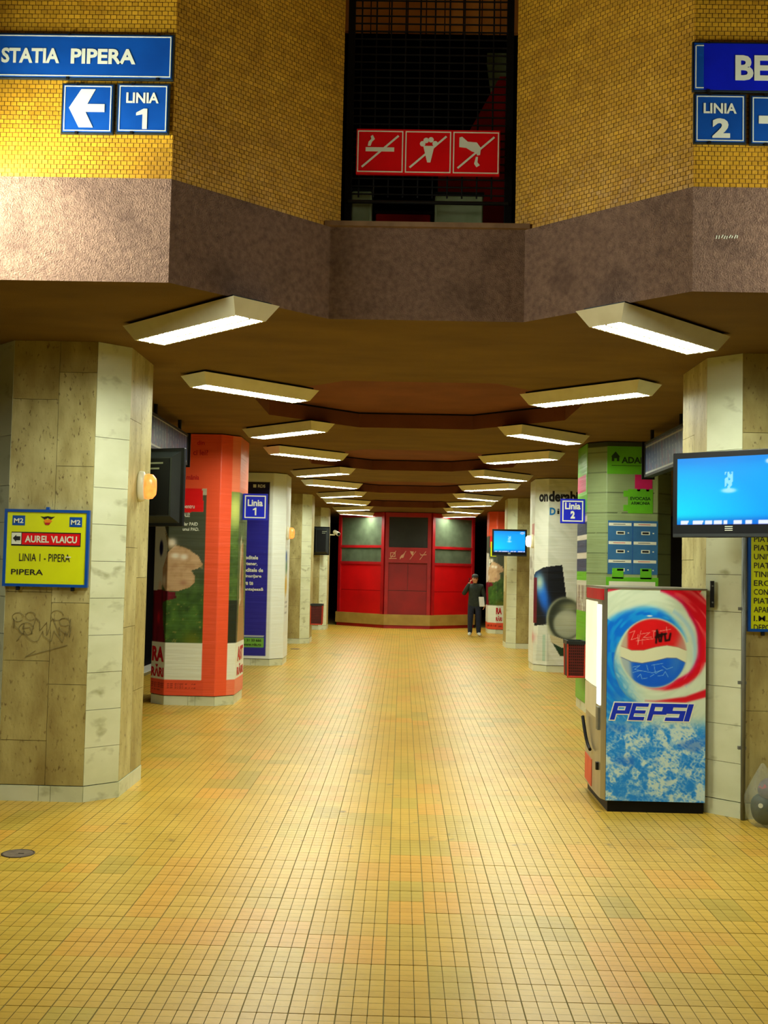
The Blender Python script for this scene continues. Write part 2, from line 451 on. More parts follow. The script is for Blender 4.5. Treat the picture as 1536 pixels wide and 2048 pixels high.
flat([(-3.0, -7), (3.7, -7), (3.7, -1.6), (-3.0, -1.6)])
ceiling = mb.build('ceiling', M_ceil); struct(ceiling)
CD = 0.17
for cy in OCT[1:5]:
    o8 = octo(cy); mc = MB()
    mc.add([(x, y, ZC) for x, y in o8] + [(x, y, ZC + CD) for x, y in o8], [(i, (i + 1) % 8, 8 + (i + 1) % 8, 8 + i) for i in range(8)])
    mc.add([(x, y, ZC + CD + 0.02) for x, y in octo(cy)], [tuple(range(8))[::-1]])
    mc.build('coffer', M_coffer, ceiling)
    ms = MB()                   # black joint strip between the coffer's side and its lid
    for i in range(8):
        a, b = o8[i], o8[(i + 1) % 8]
        ms.add([(a[0], a[1], ZC + CD), (b[0], b[1], ZC + CD), (b[0], b[1], ZC + CD + .02), (a[0], a[1], ZC + CD + .02)], [(0, 1, 2, 3)])
    ms.build('coffer_joint', M_black, ceiling)

# ------------------------------------------------------------------ tunnel shell
struct(MB().box(-8.4, -8.2, -7, YEND, -1.4, ZC).build('wall_left', M_dark))
struct(MB().box(8.2, 8.4, -7, YEND, -1.4, ZC).build('wall_right', M_dark))
struct(MB().box(-8.4, 8.4, YEND, YEND + .2, -1.4, ZC).build('wall_back', M_dark))  # dark sheet standing in for the unlit hall that continues beyond the kiosk
struct(MB().box(-8.4, 8.4, -7.2, -7, -1.4, ZC).build('wall_behind', M_ceil))
struct(MB().box(-8.2, EDGE_L - .001, -7, YEND, -1.4, -1.2).build('floor_track_left', M_dark))
struct(MB().box(EDGE_R + .001, 8.2, -7, YEND, -1.4, -1.2).build('floor_track_right', M_dark))

# ------------------------------------------------------------------ parapet and mosaic walls of the well
ZP, ZT = 4.29, 7.3
BACK = [(-3.0, 7.0), (-1.60, 7.0), (-0.66, 7.93), (0.92, 7.93), (1.86, 7.0), (3.7, 7.0)]
def wall_path(front, back, z0, z1):      # its foot stands on the ceiling's edge, so no underside
    m = MB()
    for i in range(len(front) - 1):
        a, b, c, d = front[i], front[i + 1], back[i + 1], back[i]
        m.add([(a[0], a[1], z0), (b[0], b[1], z0), (c[0], c[1], z0), (d[0], d[1], z0), (a[0], a[1], z1), (b[0], b[1], z1), (c[0], c[1], z1), (d[0], d[1], z1)],
              [(4, 5, 6, 7), (0, 1, 5, 4), (2, 3, 7, 6)] + ([(3, 0, 4, 7)] if i == 0 else []) + ([(1, 2, 6, 5)] if i == len(front) - 2 else []))
    return m
par = wall_path(PB, BACK, ZC, ZP).build('wall_parapet', M_rough); struct(par)
chalk = MB(); ck = random.Random(4); fpar = FRONT(6.77)
for k in range(9):
    u = 1.905 + k * .016; chalk.bar(fpar, (u, 3.965 + ck.uniform(-.004, .004)), (u + ck.uniform(.004, .014), 3.985 + ck.uniform(-.006, .006)), .006, 0, .002)
chalk.build('chalk_scribble', M_print_w, par)
ex = 0.10 / math.sqrt(2)
def mosaic_wall(name, a, b, z0, z1, thick_dir):
    a = Vector((*a, 0)); b = Vector((*b, 0)); L = (b - a).length
    fr = Fr((a.x, a.y, z0), b - a); H = z1 - z0
    n_in = 0.012
    w_ = MB().fbox(fr, 0, L, 0, H, -0.2, -n_in).build(name, M_ygrout); struct(w_)
    pu, pv = 0.0385, 0.0285
    nu = int(L / pu); nv = int(H / pv)
    V = []; T = []
    for j in range(nv + 1):
        off = (j % 2) * pu / 2
        rowt = RNG.uniform(0.9, 1.05)
        for i in range(-1, nu + 1):
            u0 = i * pu + off + .0022; u1 = u0 + pu - .0044; v0 = j * pv + .002; v1 = v0 + pv - .004
            u0 = max(u0, 0.001); u1 = min(u1, L - 0.001)
            if u1 - u0 < 0.006 or v1 > H: continue
            t = RNG.uniform(0.86, 1.08) * rowt; e = RNG.uniform(-.0012, .0012, 4)
            V += [fr.p(u0, v0, -.008 + e[0]), fr.p(u1, v0, -.008 + e[1]), fr.p(u1, v1, -.008 + e[2]), fr.p(u0, v1, -.008 + e[3])]; T += [(t, t * RNG.uniform(.97, 1.0), t)] * 4
    mb = MB(); mb.v = V; mb.f = [(i, i + 1, i + 2, i + 3) for i in range(0, len(V), 4)]; mb.mi = [0] * len(mb.f)
    o = mb.build('mosaic_tile', M_ytile, w_); set_ink(o.data, np.array(T), 'tint'); stuff(o)
    return w_
w_fl = mosaic_wall('wall_front_left', PB[0], PB[1], ZP, ZT, 1)
w_dl = mosaic_wall('wall_diagonal_left', PB[1], (PB[2][0] + ex, PB[2][1] + ex), ZP, ZT, 1)
w_dr = mosaic_wall('wall_diagonal_right', (PB[3][0] - ex, PB[3][1] + ex), PB[4], ZP, ZT, 1)
w_fr = mosaic_wall('wall_front_right', PB[4], PB[5], ZP, ZT, 1)
struct(MB().box(-3.5, -3.0, -1.8, 6.77, ZC, ZT).build('wall_well_left', M_rough))
struct(MB().box(3.7, 3.9, -1.8, 6.77, ZC, ZT).build('wall_well_right', M_rough))
struct(MB().box(-3.5, 3.9, -1.8, -1.6, ZC, ZT).build('wall_well_behind', M_rough))
struct(MB().box(-3.5, 3.9, -1.8, 11.0, ZT, ZT + .2).build('ceiling_well', M_ceil))

# ------------------------------------------------------------------ grilled window in the well
win = empty('window_1', (0.13, 7.9, ZP)); struct(win)
MB().box(-0.60, 0.85, 7.66, 8.06, ZP, ZP + .035).build('window_sill', mat('sill_stone', (150, 118, 84), (126, 98, 70), scale=10, rough=0.8), win)
WX0, WX1 = -0.475, 0.735
mb = MB(); fw = FRONT(7.86)
mb.fbox(fw, WX0, WX0 + .05, ZP + .035, ZT, -.04, 0.01); mb.fbox(fw, WX1 - .05, WX1, ZP + .035, ZT, -.04, .01)
mb.build('window_frame', M_black, win)
for k, z in enumerate(np.arange(ZP + .29, 6.3, 0.0575)):
    MB().tube((WX0 + .05, 7.84, z), (WX1 - .05, 7.84, z), .006, seg=6).build('grille_bar', M_blackm, win)
for k, x in enumerate(np.arange(WX0 + .10, WX1 - .05, 0.107)):
    MB().tube((x, 7.852, ZP + .27), (x, 7.852, 6.4), .006, seg=6).build('grille_rod', M_blackm, win)
MB().tube((WX0 + .03, 7.80, ZP + .22), (WX1 - .03, 7.80, ZP + .22), .014, seg=8).build('guard_rail', M_blackm, win)
# the unlit booth behind it
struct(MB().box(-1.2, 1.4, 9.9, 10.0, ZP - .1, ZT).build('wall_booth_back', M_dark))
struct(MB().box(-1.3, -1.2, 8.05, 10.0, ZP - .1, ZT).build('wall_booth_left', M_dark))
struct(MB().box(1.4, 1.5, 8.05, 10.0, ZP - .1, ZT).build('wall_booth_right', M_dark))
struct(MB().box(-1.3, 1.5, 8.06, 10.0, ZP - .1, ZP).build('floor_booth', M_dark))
M_gbox = mat('green_grey_board', (196, 214, 166), (164, 186, 130), scale=5, rough=0.6)
M_dred = mat('booth_red', (226, 16, 22), (196, 10, 14), scale=2, rough=0.5)
M_lattice = mat('brown_panel', (226, 150, 60), (200, 124, 44), scale=3, rough=0.7)
def simple(name, mb, m, label, cat, group=None, bevel=0.0):
    return tag(mb.build(name, m, bevel=bevel), label, cat, group)
def board(name, x0, x1, y, z0, z1, label, m, cat):
    r = empty(name, ((x0 + x1) / 2, y, z0), label, cat)
    MB().box(x0, x1, y, y + .25, z0, z1).build('body', m, r, bevel=.012)
    MB().box(x0 - .008, x1 + .008, y - .008, y + .26, z1, z1 + .02).build('top', M_black2, r)
    return r
board('cabinet', 0.19, 0.55, 8.15, ZP, ZP + .40, 'wide grey-green box on the booth floor behind the grille', M_gbox, 'cabinet')
board('cabinet', -0.44, -0.29, 8.15, ZP, ZP + .42, 'narrow grey-green box at the left edge of the grilled window', M_gbox, 'cabinet')
board('cabinet', -0.26, 0.16, 8.3, ZP, ZP + .30, 'low dark red chest between the two grey-green boxes', M_dred, 'cabinet')
r = empty('folding_panel', (.6, 8.62, ZP), 'dark red slanting panel at the right inside the grilled window', 'panel')
fp = FRONT(8.62)
MB().poly(fp, [(.22, ZP), (.78, ZP), (.78, 5.82), (.70, 5.82), (.45, 5.35), (.22, 5.0)], -.05, 0).build('leaf', M_dred, r)
MB().bar(fp, (.24, 5.02), (.46, 5.36), .012, 0, .012).build('edge_strip', M_gbox, r)
r = empty('window_reflection', (.74, 8.7, 5.55), 'pale green-grey strip standing for a window reflection at the top right behind the grille', 'panel')  # a light green window reflection, built as a pale solid strip
MB().poly(FRONT(8.7), [(.66, 5.55), (.77, 5.55), (.77, 6.05), (.60, 6.05), (.60, 5.95)], -.03, 0).build('strip', M_gbox, r)
MB().box(.60, .78, 8.69, 8.73, 6.05, ZT).build('hanger', M_black, r)  # support added to hold the reflection strip up
r = empty('fascia_panel', (.13, 8.12, 5.93), 'brown fascia panel behind the top of the grille', 'panel')
for k in range(11): MB().box(-.60 + k * .14, -.60 + k * .14 + .132, 8.12, 8.16, 5.93, ZT).build('slat', M_lattice, r)

# prohibition sign in front of the grille
fs = FRONT(7.74)
r = empty('prohibition_sign', (.12, 7.74, 4.69), 'long red sign with three crossed-out pictograms hung in front of the grille', 'sign')
SX0, SX1, SZ0, SZ1 = -.392, .636, 4.692, 5.022
MB().fbox(fs, SX0, SX1, SZ0, SZ1, -.03, 0).build('panel', M_signred, r, bevel=.003)
cell = (SX1 - SX0) / 3
for k in range(3):
    u0 = SX0 + k * cell + .008; u1 = SX0 + (k + 1) * cell - .008
    MB().frame(fs, u0, u1, SZ0 + .014, SZ1 - .014, .008, 0, .002).build('border', M_print_w, r)
    c = (u0 + u1) / 2; zc_ = (SZ0 + SZ1) / 2
    MB().bar(fs, (c - .13, zc_ - .115), (c + .13, zc_ + .115), .014, .003, .005).build('slash', M_print_w, r)
u = SX0 + cell / 2; zz = (SZ0 + SZ1) / 2
pm = MB(); pm.fbox(fs, u - .105, u + .10, zz + .0, zz + .03, 0, .003)
pm.poly(fs, [(u - .09, zz + .04), (u - .07, zz + .04), (u - .06, zz + .07), (u - .04, zz + .09), (u - .055, zz + .12), (u - .07, zz + .11), (u - .065, zz + .09), (u - .085, zz + .07)], 0, .003)
pm.build('cigarette_pictogram', M_print_w, r)
u += cell
pm = MB(); pm.poly(fs, [(u - .035, zz + .045), (u + .045, zz + .045), (u + .018, zz - .075), (u - .005, zz - .075)], 0, .003)
for du, dv in ((-.04, .06), (-.015, .085), (.02, .09), (.05, .062)):
    pm.lathe(Fr(fs.p(u + du, zz + dv), (1, 0, 0)), [(.020, 0), (.020, .003)], 10)
pm.build('ice_cream_pictogram', M_print_w, r)
u += cell
pm = MB(); pm.poly(fs, [(u - .12, zz + .11), (u - .12, zz + .04), (u - .07, zz + .035), (u - .03, zz + .01), (u + .0, zz + .0), (u + .01, zz - .02), (u + .03, zz - .015), (u + .035, zz + .035), (u + .005, zz + .075), (u - .06, zz + .08), (u - .10, zz + .115)], 0, .003)
pm.poly(fs, [(u - .0, zz - .03), (u + .015, zz - .03), (u + .012, zz - .07), (u + .03, zz - .09), (u + .005, zz - .105), (u - .012, zz - .08)], 0, .003)
pm.build('littering_hand_pictogram', M_print_w, r)
for x in (SX0 + .1, SX1 - .1): MB().box(x - .01, x + .01, 7.77, 7.84, 4.8, 4.83).build('bracket', M_blackm, r)

# ------------------------------------------------------------------ direction signs on the well wall
fl_ = FRONT(6.77)
def blue_sign(name, u0, u1, v0, v1, label, m, border=True):
    r = empty(name, ((u0 + u1) / 2, 6.74, v0), label, 'sign')
    MB().fbox(fl_, u0, u1, v0, v1, .002, .022).build('backing', M_signedge, r, bevel=.003)
    MB().fbox(fl_, u0 + .012, u1 - .012, v0 + .012, v1 - .012, .022, .025).build('panel', m, r)
    if border: MB().frame(fl_, u0 + .018, u1 - .018, v0 + .018, v1 - .018, .006, .025, .027).build('border', M_print_w, r)
    for x in np.linspace(u0 + .1, u1 - .1, 3 if u1 - u0 > .6 else 1):
        for z in (v0 + .006, v1 - .006): MB().fbox(fl_, x - .008, x + .008, z - .008, z + .008, .022, .030).build('clip', M_blackm, r)
    return r
NL = .0285
r = blue_sign('station_sign', -2.84, -1.505, 4.91, 5.207, 'long blue enamel sign reading STATIA PIPERA on the yellow mosaic', M_signblue)
letters(fl_, 'STATIA', -2.595, 5.008, .368, .098, M_print_w, r, NL, .035); letters(fl_, 'PIPERA', -2.155, 5.008, .41, .098, M_print_w, r, NL, .035)
r = blue_sign('arrow_sign', -2.205, -1.872, 4.56, 4.885, 'square blue sign with a white arrow pointing left beside LINIA 1', M_signblue)
u0, z0 = -2.205, 4.56
MB().poly(fl_, [(u0 + .05, z0 + .165), (u0 + .125, z0 + .285), (u0 + .215, z0 + .285), (u0 + .165, z0 + .19), (u0 + .275, z0 + .19), (u0 + .275, z0 + .14), (u0 + .155, z0 + .14), (u0 + .205, z0 + .04), (u0 + .115, z0 + .04)], .027, NL).build('arrow', M_print_w, r)
r = blue_sign('line_sign', -1.857, -1.522, 4.565, 4.89, 'square blue enamel sign reading LINIA 1 under STATIA PIPERA', M_signblue)
letters(fl_, 'LINIA', -1.795, 4.76, .205, .068, M_print_w, r, NL, .03); figure_one(fl_, -1.73, 4.595, .07, .13, M_print_w, r, NL)
r = blue_sign('station_sign', 1.745, 3.10, 4.885, 5.205, 'long bright blue sign beginning with BE on the right mosaic wall', M_signblue2, False)
MB().fbox(fl_, 1.757, 1.815, 4.897, 5.193, .0245, .0262).build('dark_end', M_signblue, r)
mb = MB(); mb.fbox(fl_, 1.763, 1.769, 4.91, 5.18, .0262, .028); mb.fbox(fl_, 1.763, 1.815, 5.174, 5.18, .0262, .028); mb.fbox(fl_, 1.763, 1.815, 4.905, 4.911, .0262, .028)
mb.build('border', M_print_w, r)
letters(fl_, 'BERCENI', 2.01, 4.955, .80, .165, M_print_w, r, NL, .035)
r = blue_sign('line_sign', 1.755, 2.082, 4.555, 4.875, 'square blue enamel sign reading LINIA 2 on the right mosaic wall', M_signblue)
letters(fl_, 'LINIA', 1.815, 4.745, .205, .066, M_print_w, r, NL, .03); letters(fl_, '2', 1.87, 4.59, .11, .125, M_print_w, r, NL, .05)
r = blue_sign('arrow_sign', 2.102, 2.43, 4.55, 4.87, 'square blue sign with a white arrow cut by the right picture edge', M_signblue)
u0, z0 = 2.102, 4.55
MB().poly(fl_, [(u0 + .28, z0 + .16), (u0 + .205, z0 + .28), (u0 + .115, z0 + .28), (u0 + .165, z0 + .185), (u0 + .055, z0 + .185), (u0 + .055, z0 + .135), (u0 + .175, z0 + .135), (u0 + .125, z0 + .035), (u0 + .215, z0 + .035)], .027, NL).build('arrow', M_print_w, r)

# ------------------------------------------------------------------ luminaires
def make_luminaire():
    r = empty('ceiling_light', (0, 0, ZC), 'x', 'light', 'white louvred fluorescent luminaires')
    h, l0, w0, l1, w1 = .105, .68, .19, .615, .125
    zt, zb = ZC - .022, ZC - .022 - h
    m = MB()
    top = [(-l0, -w0), (l0, -w0), (l0, w0), (-l0, w0)]; bot = [(-l1, -w1), (l1, -w1), (l1, w1), (-l1, w1)]
    m.add([(x, y, zt) for x, y in top] + [(x, y, zb) for x, y in bot], [(0, 1, 2, 3)] + [(4 + i, 4 + (i + 1) % 4, (i + 1) % 4, i) for i in range(4)])
    ib = [(-l1 + .012, -w1 + .012), (l1 - .012, -w1 + .012), (l1 - .012, w1 - .012), (-l1 + .012, w1 - .012)]
    m.add([(x, y, zb) for x, y in bot] + [(x, y, zb) for x, y in ib], [(i, 4 + i, 4 + (i + 1) % 4, (i + 1) % 4) for i in range(4)])
    m.build('housing', M_white, r)
    MB().box(-l0 + .05, l0 - .05, -w0 + .03, w0 - .03, ZC - .022, ZC).build('spacer', M_black, r)
    d = MB(); d.add([(x, y, zb + .004) for x, y in ib], [(3, 2, 1, 0)]); d.build('diffuser', M_lamp, r)
    lv = MB()
    for x in np.linspace(-l1 + .03, l1 - .03, 19): lv.box(x - .0055, x + .0055, -w1 + .012, w1 - .012, zb - .003, zb + .003)
    lv.build('louver', M_louver, r)
    MB().box(-l1 + .012, l1 - .012, -.008, .008, zb - .005, zb + .003).build('louver_spine', M_louver, r)
    return r
lum = make_luminaire(); first = [True]
def place_lum(x, y, rz, label, z=ZC):
    if first[0]:
        first[0] = False; lum.location = (x, y, z); lum.rotation_euler = (0, 0, rz); lum['label'] = label; return lum
    return copy_tree(lum, (x, y, z), rz, label)
ORD = ['frontmost', 'second', 'third', 'fourth', 'fifth', 'sixth', 'seventh', 'eighth', 'ninth', 'rearmost']
cnt = {-1: 0, 1: 0}
for k, cy in enumerate(OCT):
    for fy in (-1, 1):
        if (k == 0 and fy < 0) or (k == 5 and fy > 0): continue
        for sx in (-1, 1):
            n = ORD[cnt[sx]]; cnt[sx] += 1
            place_lum(OX + sx * 1.60, cy + fy * 1.60, math.radians(45 if sx * fy > 0 else -45), 'white louvred ceiling light, %s in the %s row' % (n, 'left' if sx < 0 else 'right'))
# unseen luminaires added to light the pillar fronts, vending machine and near floor
for x, y, rz, l in ((-4.5, 5.8, 0.785, 'added white louvred ceiling light, unseen, over the left side bay'), (4.8, 5.8, -0.785, 'added white louvred ceiling light, unseen, over the right side bay'),
                    (0.1, -4.6, 0, 'added white louvred ceiling light, unseen, behind the viewer')):
    place_lum(x, y, rz, l)
def wall_lum(x, y, z, side, label):
    a = copy_tree(lum, (x, y, z), 0, label)
    # diffuser turned from down to the well's middle
    a.rotation_mode = 'XYZ'
    Rm = Matrix.Rotation(math.radians(90), 4, 'Z') @ Matrix.Rotation(math.radians(90 * side), 4, 'X')
    a.matrix_world = Matrix.Translation((x, y, z)) @ Rm
    return a
wall_lum(-3.0, 6.05, 3.83, -1, 'white louvred light fixed low on the left side wall of the well')
wall_lum(-3.0, 6.05, 4.24, -1, 'added second louvred light, unseen, above another on the left side wall of the well')  # second luminaire, added to brighten the front left wall
wall_lum(3.7, 5.8, 3.88, 1, 'white louvred light fixed on the right side wall of the well')

# ------------------------------------------------------------------ pillars
def ring(xa, xb, y0, e=0.0):
    """Plan of a pillar as (start, direction, length) faces: left side, left chamfer, front, right chamfer, right side, then the back."""
    y1 = y0 + PD
    k = e * math.tan(math.pi / 8)
    p = [(xa - e, y1 - CH + k), (xa - e, y0 + CH - k), (xa + CH - k, y0 - e), (xb - CH + k, y0 - e), (xb + e, y0 + CH - k), (xb + e, y1 - CH + k), (xb - CH + k, y1 + e), (xa + CH - k, y1 + e)]
    return p
def slabs_for(kind, L, seed):
    """(u0,u1,z0,z1) rectangles on a face of width L."""
    out = []
    if kind == 'chamfer':
        z = .125
        while z < 2.45: out.append((0, L, z, z + .293)); z += .293
        out += [(0, L, z, 2.87), (0, L, 2.87, ZC)]
    elif kind == 'front':
        s = L * .55
        if seed == 0:
            a = [.125, .47, 1.09, 1.63, 2.2, 3.16, ZC]; b = [.125, .91, 1.55, 2.05, 2.63, 3.38, ZC]
        else:
            a = [.125, .83, 1.25, 1.86, 2.4, 3.0, ZC]; b = [.125, .60, 1.40, 2.1, 2.75, 3.25, ZC]
        out += [(0, s, a[i], a[i + 1]) for i in range(len(a) - 1)] + [(s, L, b[i], b[i + 1]) for i in range(len(b) - 1)]
    else:
        a = [.125, 1.35, 2.0, 3.05, ZC]; b = [.125, .8, 1.75, 2.6, ZC]; s = L * .5
        out += [(0, s, a[i], a[i + 1]) for i in range(len(a) - 1)] + [(s, L, b[i], b[i + 1]) for i in range(len(b) - 1)]
    return out
def make_pillar(xa, xb, y0, label, clad=True, seed=0):
    r = empty('pillar', ((xa + xb) / 2, y0 + PD / 2, 0), label, 'pillar', 'octagonal pillars of the hall')
    T = .02
    p = ring(xa, xb, y0, -T)
    n = len(p)
    m = MB(); m.add([(x, y, 0) for x, y in p] + [(x, y, ZC) for x, y in p], [tuple(range(n)), tuple(range(n, 2 * n))[::-1]] + [(i, (i + 1) % n, n + (i + 1) % n, n + i) for i in range(n)])
    m.build('core', M_core, r)
    q = ring(xa, xb, y0, 0)
    kinds = ['side', 'chamfer', 'front', 'chamfer', 'side', 'chamfer', 'front', 'chamfer']
    for i in range(n):
        a = Vector((*q[i], 0)); b = Vector((*q[(i + 1) % n], 0)); L = (b - a).length
        fr = Fr(a, b - a)
        g = .0018
        if clad:
            for (u0, u1, z0, z1) in slabs_for(kinds[i], L, seed):
                e = random.uniform(-.0015, .0015)
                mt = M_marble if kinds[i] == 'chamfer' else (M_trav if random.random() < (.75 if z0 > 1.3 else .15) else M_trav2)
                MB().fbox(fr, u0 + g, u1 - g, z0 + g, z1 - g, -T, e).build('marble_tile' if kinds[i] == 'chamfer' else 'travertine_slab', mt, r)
        s = [0, L] if kinds[i] == 'chamfer' else [0, L * .48, L * .62, L]
        for u0, u1 in zip(s[:-1], s[1:]):
            MB().fbox(fr, u0 + g, u1 - g, .0, .12, -T, .004).build('base_tile', M_marble, r)
    return r
def copy_pillar(src, loc, label): return copy_tree(src, loc, None, label)
cxL, cxR = (LXA + LXB) / 2, (RXA + RXB) / 2
RDX = [0, .05, .07, .11, .14]         # the right row stands a little out of line
PY = [y + PD / 2 for y in PILL_Y]
pl0 = make_pillar(LXA, LXB, PILL_Y[0], 'octagonal stone-clad pillar carrying the yellow AUREL VLAICU sign')
copy_pillar(pl0, (cxL, PY[3], 0), 'octagonal stone-clad pillar just behind the blue and white banner, left row')
copy_pillar(pl0, (cxL, PY[4], 0), 'rearmost octagonal stone-clad pillar of the left row')
pr0 = make_pillar(RXA, RXB, PILL_Y[0], 'octagonal stone-clad pillar behind the drink vending machine', True, 1)
copy_pillar(pr0, (cxR + RDX[3], PY[3], 0), 'octagonal stone-clad pillar carrying the small far blue screen')
wl1 = make_pillar(LXA, LXB, PILL_Y[1], 'pillar wrapped in the orange-red banner nearest on the left', False)
copy_pillar(wl1, (cxL, PY[2], 0), 'pillar wrapped in the blue and white banner on the left')
copy_pillar(wl1, (cxR + RDX[1], PY[1], 0), 'pillar wrapped in the green letterbox banner on the right')
copy_pillar(wl1, (cxR + RDX[2], PY[2], 0), 'pillar wrapped in the white space banner on the right')
copy_pillar(wl1, (cxR + RDX[4], PY[4], 0), 'rearmost right pillar wrapped in orange-red')

# faint graffiti on the near pillars
gm = mat('pencil_graffiti', (140, 128, 80), (120, 110, 68), rough=0.8)
fg = FRONT(PILL_Y[0])
gr = MB(); R_ = random.Random(9)
def scribble(mb, fr, u, v, w_, h_, n, wd=.0035):
    p = (u, v)
    for k in range(n):
        q = (u + w_ * (k / n) + R_.uniform(-.06, .06) * w_, v + R_.uniform(-.5, .5) * h_)
        mb.bar(fr, p, q, wd, .002, .0035); p = q
for c_, r_ in (((-3.02, 1.43), .045), ((-2.92, 1.44), .04), ((-2.71, 1.45), .05), ((-2.65, 1.40), .04), ((-2.95, 1.34), .06)):
    pts = [(c_[0] + r_ * math.cos(t), c_[1] + .8 * r_ * math.sin(t)) for t in np.linspace(0, 5.6, 12)]
    for a, b in zip(pts[:-1], pts[1:]): gr.bar(fg, a, b, .0035, .002, .0035)
scribble(gr, fg, -3.05, 1.36, .5, .16, 26); scribble(gr, fg, -3.0, 1.28, .42, .1, 12)
gr.bar(fg, (-2.62, 1.22), (-2.95, 1.12), .004, .002, .0035); gr.bar(fg, (-2.95, 1.12), (-2.87, 1.17), .004, .002, .0035)
gr.build('graffiti', gm, pl0)

# conduit and clamp on the right near pillar
r = empty('conduit_pipe', (2.655, 8.60, 0), 'grey metal conduit running down the pillar edge beside the vending machine', 'pipe')
MB().tube((2.655, 8.612, 0), (2.655, 8.612, 2.35), .018, seg=12).build('tube', M_galv, r, smooth=True)
for z in (.55, 1.05, 1.62): MB().box(2.615, 2.675, 8.60, 8.628, z - .012, z + .012).build('clamp', M_galv, r)
r = empty('door_catch', (2.45, 8.79, 1.66), 'small dark metal catch on the pillar above the vending machine corner', 'bracket')
MB().box(2.445, 2.472, 8.775, 8.80, 1.62, 1.83).build('plate', M_blackm, r)
for z in (1.66, 1.79): MB().tube((2.458, 8.775, z), (2.458, 8.768, z), .007, seg=8).build('screw', M_galv, r)

# ------------------------------------------------------------------ banner wraps
WE = .012
def wrap(name, xa, xb, y0, label, fn, step=.0125, m=None, z0=.13, z1=ZC - .015):
    r = empty(name, ((xa + xb) / 2, y0 + PD / 2, z0), label, 'banner', 'advertising banners wrapped round pillars')
    p = ring(xa, xb, y0, WE); n = len(p)
    L = [math.dist(p[i], p[(i + 1) % n]) for i in range(n)]
    S0 = -(L[0] + L[1])                 # s = 0 at the front face's left corner
    pts = []; ss = []
    s = S0
    for i in range(n):
        fine = step if i <= 4 else step * 6
        k = max(2, int(L[i] / fine))
        for t in range(k):
            f = t / k; pts.append((p[i][0] + (p[(i + 1) % n][0] - p[i][0]) * f, p[i][1] + (p[(i + 1) % n][1] - p[i][1]) * f)); ss.append(s + L[i] * f)
        s += L[i]
    pts.append(p[0]); ss.append(s)
    nx = len(pts); ny = int((z1 - z0) / step) + 2
    zz = np.linspace(z0, z1, ny)
    P = np.zeros((ny, nx, 3)); P[:, :, 0] = np.array(pts)[None, :, 0]; P[:, :, 1] = np.array(pts)[None, :, 1]; P[:, :, 2] = zz[:, None]
    S, Z = np.meshgrid(np.array(ss), zz)
    grid_mesh('printed_sheet', P.reshape(-1, 3), nx, ny, fn(S.ravel(), Z.ravel()), m or art_mat('banner_vinyl', .38, 0, .28, 2.0, (.5, .5, 9), .5), r)
    return r, p, L
def face_frames(p):
    f = {}
    for i, k in enumerate(('ls', 'lc', 'fr', 'rc', 'rs')):
        a = Vector((*p[i], 0)); b = Vector((*p[i + 1], 0)); f[k] = Fr(a, b - a)
    return f

